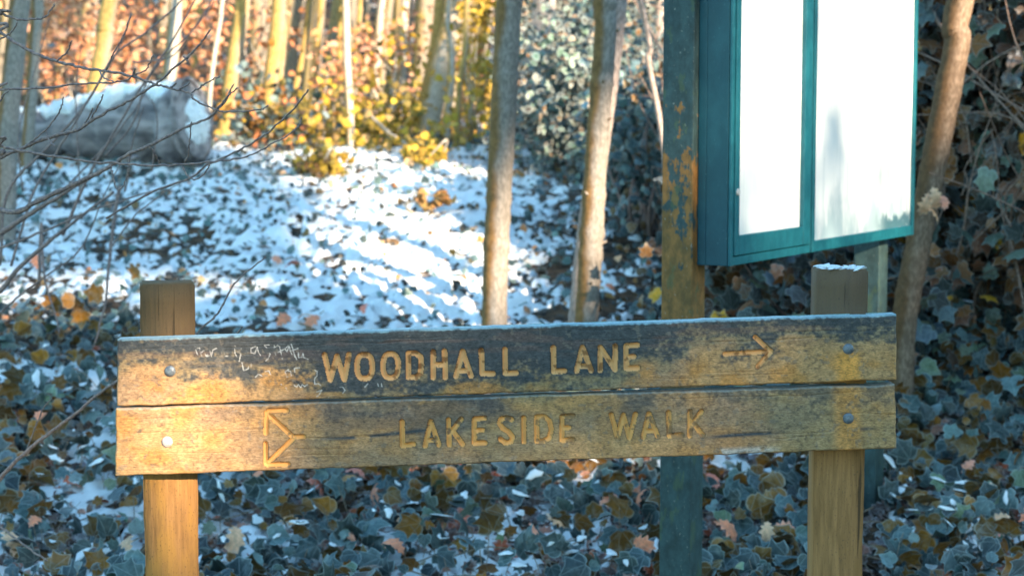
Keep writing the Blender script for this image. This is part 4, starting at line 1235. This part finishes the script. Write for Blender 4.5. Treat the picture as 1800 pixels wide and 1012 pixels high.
# coach bolts
GALV = m_flat('galvanised_steel', A(98, 120, 136), A(70, 86, 100), 160, 0.45, 0.5, 0.3)
GALV2 = m_flat('bright_steel', A(176, 184, 190), A(120, 130, 138), 160, 0.4, 0.5, 0.3)
GALV.node_tree.nodes['Principled BSDF'].inputs['Metallic'].default_value = 0.3
for (bx_, by_, p, m) in ((299, 652, pu, GALV), (294, 776, pw, GALV2), (1491, 613, pu, GALV), (1491, 735, pw, GALV)):
    q = pl(bx_, by_)
    c = O0 + q[0] * UX + q[1] * UZ + UN * 0.0005
    V = [c + UN * 0.0048]; n_ = 20
    for (r_, h_) in ((0.005, 0.0044), (0.0085, 0.0030), (0.0105, 0.0012), (0.0108, -0.002)):
        for j in range(n_):
            a = 2 * math.pi * j / n_
            V.append(c + (UX * math.cos(a) + UZ * math.sin(a)) * r_ + UN * h_)
    F3 = [(0, 1 + j, 1 + (j + 1) % n_) for j in range(n_)]
    F4 = [(1 + k * n_ + j, 1 + (k + 1) * n_ + j, 1 + (k + 1) * n_ + (j + 1) % n_, 1 + k * n_ + (j + 1) % n_) for k in range(3) for j in range(n_)]
    add('bolt', np.array(V), [np.array(F3), np.array(F4)], m, p)

def m_post(name, dark, tan, gold, z0, z1):
    """squared softwood post: grain and checks run up it, algae near the top"""
    m, n, l, b = mat(name)
    g = nd(n, 'ShaderNodeNewGeometry').outputs['Position']
    grain = noise(n, l, 130, 5, g, (1, 1, 0.07), 0.65, 0.4)
    spk = noise(n, l, 420, 4, g, (1, 1, 0.5), 0.7)
    big = noise(n, l, 14, 4, g, (1, 1, 0.35))
    checks = ramp(n, l, noise(n, l, 55, 3, g, (1, 1, 0.035)), 0.66, 0.70)
    col = mix(n, l, ramp(n, l, grain, 0.3, 0.72), np.asarray(tan) * 0.62, tan)
    col = mix(n, l, ramp(n, l, big, 0.48, 0.64), col, gold)
    z = nd(n, 'ShaderNodeSeparateXYZ'); l.new(g, z.inputs[0])
    hz = math_(n, l, 'ADD', z.outputs[2], math_(n, l, 'MULTIPLY', math_(n, l, 'SUBTRACT', noise(n, l, 40, 5, g, (1, 1, 0.5)), 0.5), 0.16))
    col = mix(n, l, math_(n, l, 'MULTIPLY', ramp(n, l, hz, z0, z1), 0.8), col, dark)
    col = mix(n, l, ramp(n, l, spk, 0.60, 0.68), col, np.asarray(dark) * 0.8)
    col = mix(n, l, math_(n, l, 'MULTIPLY', checks, 0.7), col, np.asarray(dark) * 0.35)
    l.new(col, b.inputs['Base Color'])
    b.inputs['Roughness'].default_value = 0.8
    set_spec(b, 0.25)
    bump(n, l, b, math_(n, l, 'SUBTRACT', grain, math_(n, l, 'MULTIPLY', checks, 1.5)), 0.6, 0.003)
    return m

def post(root, name, c_top, half_front_dir, w, d, zbot, m, snow=0):
    """squared post whose front face's top centre is c_top"""
    fx = half_front_dir / np.linalg.norm(half_front_dir)
    fy = np.array([-fx[1], fx[0], 0]); fy = -fy if fy[1] < 0 else fy
    ztop = c_top[2]
    bm = bmesh.new()
    bmesh.ops.create_cube(bm, size=1)
    for v in bm.verts:
        v.co = Vector((v.co.x * w, v.co.y * d, v.co.z * (ztop - zbot)))
    bmesh.ops.bevel(bm, geom=bm.edges[:], offset=0.0035, segments=2, affect='EDGES')
    cuts = [e for e in bm.edges if abs(e.verts[0].co.z - e.verts[1].co.z) > 0.3]
    bmesh.ops.subdivide_edges(bm, edges=cuts, cuts=40, use_grid_fill=True)
    bm.verts.index_update()
    V = np.array([v.co[:] for v in bm.verts])
    Fq = {}
    for f in bm.faces:
        Fq.setdefault(len(f.verts), []).append([v.index for v in f.verts])
    bm.free()
    V[:, 0] += (fbm(V[:, 2] * 14 + 3 * np.sign(V[:, 0]), V[:, 1] * 20, 3, 3) - 0.5) * 0.004
    V[:, 1] += (fbm(V[:, 2] * 14 + 3 * np.sign(V[:, 1]), V[:, 0] * 20 + 4, 4, 3) - 0.5) * 0.004
    cc = np.array([c_top[0], c_top[1], 0]) + fy * d / 2
    Wv = cc + V[:, :1] * fx + V[:, 1:2] * fy + np.array([0, 0, 1]) * (V[:, 2:] + (ztop + zbot) / 2)
    o = add(name, Wv, [np.array(x) for x in Fq.values()], m, root)
    if snow:
        K = 200
        a, b_ = rng.uniform(-0.5, 0.5, K), rng.uniform(-0.5, 0.5, K)
        kp = fbm(a * 5 + 3, b_ * 5, 2, 2) > (0.50 if snow == 1 else 0.56)
        a, b_ = a[kp], b_[kp]
        Ls = cc + np.outer(a * w * 0.9, fx) + np.outer(b_ * d * 0.9, fy); Ls[:, 2] = ztop + 0.001
        s_ = rng.uniform(0.008, 0.02, len(a))
        Vs, Fs = scatter(T_SNOW[0], T_SNOW[1], rotmats(np.tile([0, 0, 1.0], (len(a), 1)) + rng.normal(size=(len(a), 3)) * 0.2, rng.uniform(0, 6, len(a))), np.stack([s_, s_, s_ * (0.25 if snow == 2 else 0.5)], 1), Ls)
        add('snow_dusting', Vs, Fs, SNOW, o, kind='stuff')
    return o

PZ = CAM_H - 0.89
for (px0, px1, pyt, yaw, seedl, sn) in ((247, 340.5, 500, 0.20, 'left post, shorter above the planks', 0), (1436.5, 1526, 474, -0.045, 'right post with a bulky snow dusted top', 1)):
    cpx = (px0 + px1) / 2
    q = pl(cpx, pyt)
    c = O0 + q[0] * UX + q[1] * UZ - UN * (PLANK_T + 0.002 + (0.010 if yaw > 0.1 else 0.002))
    # put the front face on the same line of sight behind the planks
    r = ray(cpx, pyt); c = CPOS + r * (np.dot(c - CPOS, UN) / np.dot(r, UN))
    w = (px1 - px0) / FPX * c[1] / math.cos(yaw) * 0.995
    fx = np.array([math.cos(yaw), math.sin(yaw), 0])
    mp = m_post('post_wood', AS(64, 62, 50), AS(134, 110, 70), AS(134, 110, 60), 1.06, 1.19) if yaw > 0 else m_post('post_wood_pale', AS(66, 68, 64), AS(140, 116, 78), AS(130, 108, 66), 1.08, 1.17)
    o = post(sign, 'post', c, fx, w, 0.10, float(G(c[0], c[1])) - 0.05, mp, sn)
    o['label'] = seedl

# ---------------------------------------------------------------- the notice board
def m_teal(name, c, c2, scratch, sc=30, rough=0.45):
    m, n, l, b = mat(name)
    g = nd(n, 'ShaderNodeNewGeometry').outputs['Position']
    a = noise(n, l, sc, 5, g, (1, 1, 0.6), 0.65)
    s_ = noise(n, l, 140, 4, g, (1, 1, 0.6), 0.7)
    col = mix(n, l, ramp(n, l, a, 0.35, 0.7), c, c2)
    col = mix(n, l, math_(n, l, 'MULTIPLY', ramp(n, l, s_, 0.64, 0.70), 0.6), col, scratch)
    l.new(col, b.inputs['Base Color'])
    b.inputs['Roughness'].default_value = rough
    set_spec(b, 0.4)
    bump(n, l, b, s_, 0.35, 0.002)
    return m
TEALP = m_teal('teal_paint', A(8, 74, 92), A(18, 88, 106), A(80, 140, 154))
TEALD = m_teal('teal_paint_shaded', A(10, 58, 76), A(18, 68, 86), A(60, 106, 122), 18)  # same teal, darker: shade on the cabinet's side put into the colour
def m_greenpost(name, hz):
    m, n, l, b = mat(name)
    g = nd(n, 'ShaderNodeNewGeometry').outputs['Position']
    z = nd(n, 'ShaderNodeSeparateXYZ'); l.new(g, z.inputs[0])
    a = noise(n, l, 9, 5, g, (1, 1, 0.5), 0.65)
    edge = noise(n, l, 34, 5, g, (1, 1, 0.6), 0.7)
    v = math_(n, l, 'ADD', math_(n, l, 'MULTIPLY', math_(n, l, 'SUBTRACT', hz, z.outputs[2]), 1.1), math_(n, l, 'ADD', math_(n, l, 'MULTIPLY', math_(n, l, 'SUBTRACT', a, 0.5), 1.9), math_(n, l, 'MULTIPLY', math_(n, l, 'SUBTRACT', edge, 0.5), 0.9)))
    lo = ramp(n, l, z.outputs[2], 0.55, 0.95)
    brown = mix(n, l, ramp(n, l, edge, 0.35, 0.7), A(84, 72, 40), A(122, 96, 52))
    paint = mix(n, l, ramp(n, l, edge, 0.3, 0.7), A(32, 54, 60), A(46, 76, 84))
    col = mix(n, l, math_(n, l, 'MULTIPLY', math_(n, l, 'MULTIPLY', ramp(n, l, v, 0.02, 0.10), lo), 0.95), paint, brown)
    s_ = noise(n, l, 170, 4, g, (1, 1, 0.45), 0.7)
    col = mix(n, l, math_(n, l, 'MULTIPLY', ramp(n, l, s_, 0.64, 0.70), 0.7), col, A(130, 150, 150))
    gr_ = ramp(n, l, noise(n, l, 22, 4, g, (1, 1, 0.4)), 0.58, 0.64)
    col = mix(n, l, math_(n, l, 'MULTIPLY', gr_, 0.5), col, A(60, 84, 62))
    l.new(col, b.inputs['Base Color'])
    b.inputs['Roughness'].default_value = 0.6
    set_spec(b, 0.35)
    bump(n, l, b, s_, 0.5, 0.002)
    return m
GPOST = m_greenpost('green_post_paint', 1.50)
GPOST2 = m_greenpost('far_post_paint', 0.30)

NA = P(1278, 468, 5.30)
a_ = 6.73
NB_ = np.array([(1603 - 900) / FPX * a_, a_, NA[2]])
BU = NB_ - NA; BU[2] = 0; BW = float(np.linalg.norm(BU)); BU /= BW
BK = np.array([-BU[1], BU[0], 0])                       # towards the back of the box
BZ = np.array([0, 0, 1.0])
BH = 0.94
BD = 0.0965
board = thing('notice_board', 'tall teal notice board with white weathered panels on two green posts', 'notice board', (NA[0], NA[1], float(G(NA[0], NA[1]))))
def bp(s, k, z):
    return NA + BU * s + BK * k + BZ * z
def bb(s0, s1, k0, k1, z0, z1, bev=0.002):
    return bevbox(bp((s0 + s1) / 2, (k0 + k1) / 2, (z0 + z1) / 2), BU, BK, BZ, s1 - s0, k1 - k0, z1 - z0, bev)
v, f = join([bb(0, BW, 0.070, BD, 0, BH), bb(0, 0.016, 0.0, 0.070, 0, BH), bb(BW - 0.016, BW, 0.0, 0.070, 0, BH),
             bb(0.016, BW - 0.016, 0.0, 0.070, 0, 0.020), bb(0.016, BW - 0.016, 0.0, 0.070, BH - 0.02, BH), bb(0.622, 0.652, 0.004, 0.070, 0.02, BH - 0.02)])
cab = add('cabinet', v, f, TEALD, board, False)
v, f = join([bb(-0.03, BW + 0.03, -0.03, BD + 0.01, BH, BH + 0.03, 0.006)])
add('roof', v, f, TEALP, board, False)
def frame(s0, s1, k0, k1, z0, z1, wl_, wr, wb, wt):
    return join([bb(s0, s0 + wl_, k0, k1, z0, z1), bb(s1 - wr, s1, k0, k1, z0, z1), bb(s0 + wl_, s1 - wr, k0 + 0.001, k1, z0, z0 + wb), bb(s0 + wl_, s1 - wr, k0 + 0.001, k1, z1 - wt, z1)])
# outer trim of the cabinet
v, f = frame(0.0, 0.632, -0.010, -0.0015, 0.0, BH, 0.020, 0.004, 0.026, 0.026)
add('trim', v, f, TEALP, board, False)
v, f = frame(0.023, 0.619, -0.014, 0.010, 0.029, BH - 0.029, 0.032, 0.060, 0.058, 0.058)
door = add('door', v, f, TEALP, board, False)
v, f = frame(0.643, BW, -0.010, 0.010, 0.0, BH, 0.025, 0.022, 0.036, 0.026)
door2 = add('display_frame', v, f, TEALP, board, False)

def m_pane(name, dirty):
    m, n, l, b = mat(name)
    tc = n.new('ShaderNodeTexCoord').outputs['Object']
    g = nd(n, 'ShaderNodeNewGeometry').outputs['Position']
    z = nd(n, 'ShaderNodeSeparateXYZ'); l.new(g, z.inputs[0])
    zrel = math_(n, l, 'SUBTRACT', z.outputs[2], float(NA[2]))
    col = (0.82, 0.83, 0.84)
    specks = math_(n, l, 'MULTIPLY', ramp(n, l, noise(n, l, 70, 4, g, (1, 1, 0.55), 0.7), 0.66, 0.70), ramp(n, l, noise(n, l, 5, 3, g, (1, 1, 0.4)), 0.42, 0.6))
    col = mix(n, l, math_(n, l, 'MULTIPLY', specks, 0.5), col, (0.30, 0.33, 0.35))
    bl_ = math_(n, l, 'SUBTRACT', zrel, math_(n, l, 'MULTIPLY', math_(n, l, 'SUBTRACT', noise(n, l, 9, 4, g, (1, 1, 0.35), 0.65), 0.5), 0.5 if dirty else 0.10))
    col = mix(n, l, math_(n, l, 'MULTIPLY', ramp(n, l, bl_, 0.20 if dirty else 0.16, 0.05), 0.8 if dirty else 0.4), col, (0.26, 0.40, 0.46))
    strk = ramp(n, l, noise(n, l, 16, 4, g, (1, 1, 0.10), 0.6), 0.52, 0.72)
    col = mix(n, l, math_(n, l, 'MULTIPLY', math_(n, l, 'MULTIPLY', strk, ramp(n, l, zrel, 1.0, 0.1)), 0.55 if dirty else 0.25), col, (0.34, 0.44, 0.50))
    if dirty:
        al = math_(n, l, 'SUBTRACT', zrel, math_(n, l, 'MULTIPLY', math_(n, l, 'SUBTRACT', noise(n, l, 24, 4, g, (1, 1, 0.5), 0.7), 0.5), 0.16))
        sx_ = nd(n, 'ShaderNodeSeparateXYZ'); l.new(tc, sx_.inputs[0])
        right = ramp(n, l, sx_.outputs[0], 0.62, 0.72)
        col = mix(n, l, math_(n, l, 'MULTIPLY', math_(n, l, 'MULTIPLY', ramp(n, l, al, 0.085, 0.060), right), 0.9), col, (0.03, 0.12, 0.16))
        col = mix(n, l, math_(n, l, 'MULTIPLY', ramp(n, l, noise(n, l, 60, 3, g), 0.66, 0.72), math_(n, l, 'MULTIPLY', ramp(n, l, zrel, 0.12, 0.04), right)), col, (0.7, 0.78, 0.8))
    l.new(col, b.inputs['Base Color'])
    b.inputs['Roughness'].default_value = 0.35
    set_spec(b, 0.5)
    return m
v, f = bb(0.055, 0.559, 0.0, 0.006, 0.087, BH - 0.087, 0.0)
add('pane', v, f, m_pane('frosted_pane', False), door, False)
v, f = bb(0.668, BW - 0.022, 0.0, 0.006, 0.036, BH - 0.026, 0.0)
add('pane', v, f, m_pane('stained_pane', True), door2, False)
STEEL = m_flat('lock_steel', A(150, 170, 180), A(90, 110, 120), 200, 0.35, 0.5, 0.1)
lc = bp(0.039, -0.0145, 0.215)
n_ = 16
V = [lc - BK * 0.004] + [lc + (BU * math.cos(2 * math.pi * j / n_) + BZ * math.sin(2 * math.pi * j / n_)) * r_ - BK * h_ for r_, h_ in ((0.007, 0.004), (0.010, 0.003), (0.011, -0.002)) for j in range(n_)]
F3 = [(0, 1 + j, 1 + (j + 1) % n_) for j in range(n_)]
F4 = [(1 + k * n_ + j, 1 + (k + 1) * n_ + j, 1 + (k + 1) * n_ + (j + 1) % n_, 1 + k * n_ + (j + 1) % n_) for k in range(2) for j in range(n_)]
add('lock', np.array(V), [np.array(F3), np.array(F4)], STEEL, door)
for s0 in (-0.031, 1.60):
    z0 = -NA[2] - 0.1
    v, f = bevbox(bp(s0 + 0.047, BD + 0.0515, (z0 + BH + 0.1) / 2), BU, BK, BZ, 0.094, 0.10, BH + 0.1 - z0, 0.004)
    o = add('post', v, f, GPOST if s0 < 0 else GPOST2, board, False)

# ---------------------------------------------------------------- the bare shrub at the left
shrub = thing('bare_shrub', 'bare winter shrub reaching in from the left edge with budded twigs', 'shrub', (-1.75, 4.3, float(G(-1.75, 4.3))))
b0 = np.array([-1.75, 4.3, float(G(-1.75, 4.3)) - 0.05])
mainstem = smoothpath([b0, b0 + [0.03, 0, 0.7], b0 + [0.06, -0.05, 1.3], b0 + [0.02, -0.1, 2.1]], 40)
v, f = tube(mainstem, np.linspace(0.02, 0.010, 40), 8, 0.15)
add('main_stem', v, f, TWIG, shrub)
def twig(pts, d0, d1, w0, w1, parent, knots=True, from_stem=None, tip=True):
    """pts in 3x coordinates of the photograph's top left; w in photograph pixels"""
    n = len(pts)
    W = [P(x / 3, y / 3, d0 + (d1 - d0) * k / (n - 1)) for k, (x, y) in enumerate(pts)]
    if from_stem is not None:
        W = [from_stem] + W
    m = max(14, 7 * len(W))
    path = smoothpath(W, m)
    path = path + np.stack([fbm(np.arange(m) * 0.7, np.full(m, w0 + d0 * 7 + pts[0][0]), k, 2) - 0.5 for k in range(3)], 1) * 0.006
    rad = np.linspace(w0, w1, m) / 2 / FPX * d0
    if knots:
        for i in range(3, m - 1, 4):
            rad[i] *= 1.28
    if tip:
        rad[-1] *= 0.3
        if m > 5: rad[-2] *= 1.35
    v, f = tube(path, rad, 7, 0.10, int(rng.integers(0, 9)))
    return add('branch' if w0 > 3 else 'twig', v, f, TWIG, parent)
def at_stem(z):
    return mainstem[int(np.argmin(np.abs(mainstem[:, 2] - z)))]
B1 = twig([(-60, 130), (0, 172), (100, 240), (200, 290), (300, 325), (400, 350), (500, 368), (600, 383), (700, 405), (800, 440), (900, 465), (1000, 492), (1020, 520), (1080, 555), (1160, 585), (1260, 588), (1370, 580), (1415, 555)], 4.1, 3.9, 6, 2.2, shrub, True, at_stem(1.75))
B2 = twig([(-60, 470), (0, 470), (200, 468), (400, 445), (540, 440), (650, 425), (700, 400), (770, 365), (790, 330), (810, 285)], 4.0, 3.9, 4.2, 2.0, shrub, True, at_stem(1.5))
B3 = twig([(-80, 850), (0, 828), (80, 795), (200, 745), (320, 708), (420, 680), (500, 625), (600, 572), (700, 520), (800, 460), (880, 395), (960, 325), (1030, 262), (1070, 215), (1110, 155)], 4.0, 3.8, 7.5, 2.6, shrub, True, at_stem(1.2))
B4 = twig([(-80, 760), (0, 772), (100, 795), (250, 818), (400, 842), (550, 858), (700, 868), (850, 872), (1000, 865), (1150, 848), (1280, 832), (1370, 795), (1450, 750), (1540, 700), (1580, 655), (1592, 615)], 3.9, 3.9, 5.2, 2.0, shrub, True, at_stem(1.3))
B5 = twig([(-200, 1210), (100, 1110), (300, 1011), (450, 945), (560, 890), (650, 830), (780, 770), (900, 710), (1000, 660), (1100, 620), (1180, 545), (1235, 440)], 4.6, 4.4, 10, 2.4, shrub, True, at_stem(0.9))
B6 = twig([(-60, 50), (0, 70), (60, 95), (130, 105), (200, 102), (240, 85), (265, 55), (287, 20)], 3.9, 3.9, 4.8, 2.4, shrub, True, at_stem(1.85))
B7 = twig([(560, 1150), (800, 1011), (1000, 940), (1100, 865), (1250, 800), (1370, 730), (1480, 640), (1560, 565), (1600, 510), (1625, 470)], 4.6, 4.2, 4, 2.2, shrub)
for q, par in [([(300, 322), (350, 280), (365, 250), (378, 215)], B1), ([(700, 405), (705, 380), (712, 362)], B1), ([(1010, 490), (1080, 445), (1120, 420), (1160, 400)], B1), ([(950, 470), (980, 455), (1002, 438)], B1), ([(560, 368), (600, 285), (650, 190), (688, 80)], B1),
               ([(525, 375), (545, 410), (600, 432)], B1), ([(900, 462), (920, 450), (930, 435)], B1), ([(160, 755), (240, 685), (300, 610), (325, 560), (337, 508)], B3), ([(240, 685), (250, 720), (270, 755), (296, 772)], B3), ([(440, 665), (470, 610), (490, 575)], B3), ([(470, 640), (510, 575), (535, 530), (541, 495)], B3),
               ([(985, 312), (970, 300), (990, 320)], B3), ([(580, 860), (590, 910), (605, 965), (622, 1000), (650, 980), (668, 935), (676, 900)], B4), ([(842, 872), (822, 820), (785, 770)], B4), ([(975, 865), (995, 800), (1002, 720), (1010, 640)], B4), ([(965, 875), (985, 920), (1030, 946), (1075, 918), (1098, 885), (1106, 860)], B4),
               ([(1100, 625), (1160, 560), (1200, 510), (1255, 464)], B5), ([(0, 540), (20, 500), (50, 480)], B2), ([(0, 210), (60, 170), (95, 120)], B6)]:
    n = len(q)
    twig(q, 3.95 if par is not B5 else 4.4, 3.88, 2.9, 2.0, par, True)
# taller slim stems of a second shrub, a little farther back and out of focus
sh2 = thing('tangled_shrub', 'tangle of thin bare stems in front of the snowy log, softer than the near twigs', 'shrub', tuple(P(60, 640, 6.6)[:2]) + (float(G(P(60, 640, 6.6)[0], 6.6)),))
for q, w0, d in [([(0, 1400), (40, 1011), (250, 780), (450, 550), (600, 300), (760, 180), (900, 60), (1000, -40)], 6, 6.6), ([(60, 1400), (180, 1011), (400, 640), (500, 470), (560, 370), (640, 230), (690, 80)], 5, 6.4), ([(330, 1240), (480, 900), (560, 770), (700, 530), (900, 230), (1040, -20)], 6, 6.8),
                 ([(560, 820), (700, 650), (770, 440), (880, 290), (1000, 180), (1130, 10)], 4, 6.9), ([(0, 1310), (150, 1250), (300, 1190), (440, 1125), (560, 1085), (700, 1040), (810, 1005)], 5, 6.0), ([(205, 1500), (217, 1180), (225, 1360), (245, 1510), (290, 1650), (312, 1760)], 6, 7.2),
                 ([(630, 980), (590, 1250), (570, 1440), (552, 1610), (500, 1810)], 7, 7.0), ([(0, 1650), (100, 1560), (250, 1450), (400, 1340), (480, 1210), (540, 1050), (650, 830)], 4, 6.2), ([(0, 1230), (150, 1130), (350, 1010), (600, 860)], 11, 6.0), ([(0, 1540), (100, 1410), (250, 1280), (350, 1200), (480, 1100), (600, 1010)], 9, 6.3),
                 ([(330, 1011), (460, 870), (620, 700), (760, 500), (800, 420)], 4, 7.2), ([(420, 1011), (400, 500), (430, 250)], 3, 7.5), ([(660, 1011), (700, 750), (760, 560)], 4, 7.0), ([(120, 1011), (100, 700), (220, 250), (260, 100)], 3, 7.4), ([(800, 900), (830, 650), (800, 520)], 3, 7.2), ([(700, 330), (900, 300), (1000, 180), (1110, 20)], 3, 7.2), ([(560, 1340), (700, 1150), (860, 1020), (1010, 930)], 3.4, 6.6)]:
    twig(q, d, d - 0.1, w0, w0 * 0.45, sh2, False, None, False)
# a near shoot behind the left end of the sign, and one lower left
sh3 = thing('bare_shoot', 'single thin bare shoot rising behind the left end of the sign', 'twig', tuple(P(330, 800, 4.6)[:2]) + (float(G(P(330, 800, 4.6)[0], 4.6)),))
twig([(860, 2400), (960, 1900), (1030, 1770), (1130, 1670), (1180, 1600), (1240, 1490), (1330, 1410), (1400, 1355)], 4.6, 4.5, 4.5, 2.2, sh3, True)
twig([(1180, 1850), (1245, 1765), (1280, 1720)], 4.6, 4.5, 3.2, 2.6, sh3, True)
sh4 = thing('bare_branch', 'thin dark branch slanting up past the lower left corner beside the sign', 'branch', tuple(P(-40, 900, 4.9)[:2]) + (float(G(P(-40, 900, 4.9)[0], 4.9)),))
twig([(-260, 2780), (-100, 2640), (0, 2520), (100, 2415), (250, 2290), (370, 2200), (480, 2110), (620, 2000)], 4.9, 4.7, 9, 4.5, sh4, False)
twig([(130, 2400), (180, 2270), (230, 2150), (275, 2100)], 4.9, 4.8, 3.2, 2.0, sh4, False)
sh5 = thing('fallen_stick', 'pale thin stick lying on the ivy in the bottom left corner', 'stick', tuple(P(40, 960, 5.6)[:2]) + (float(P(40, 960, 5.6)[2]) - 0.02,))
twig([(-60, 2740), (0, 2775), (100, 2850), (180, 2910), (250, 2955)], 5.6, 5.5, 4.5, 3.0, sh5, False)
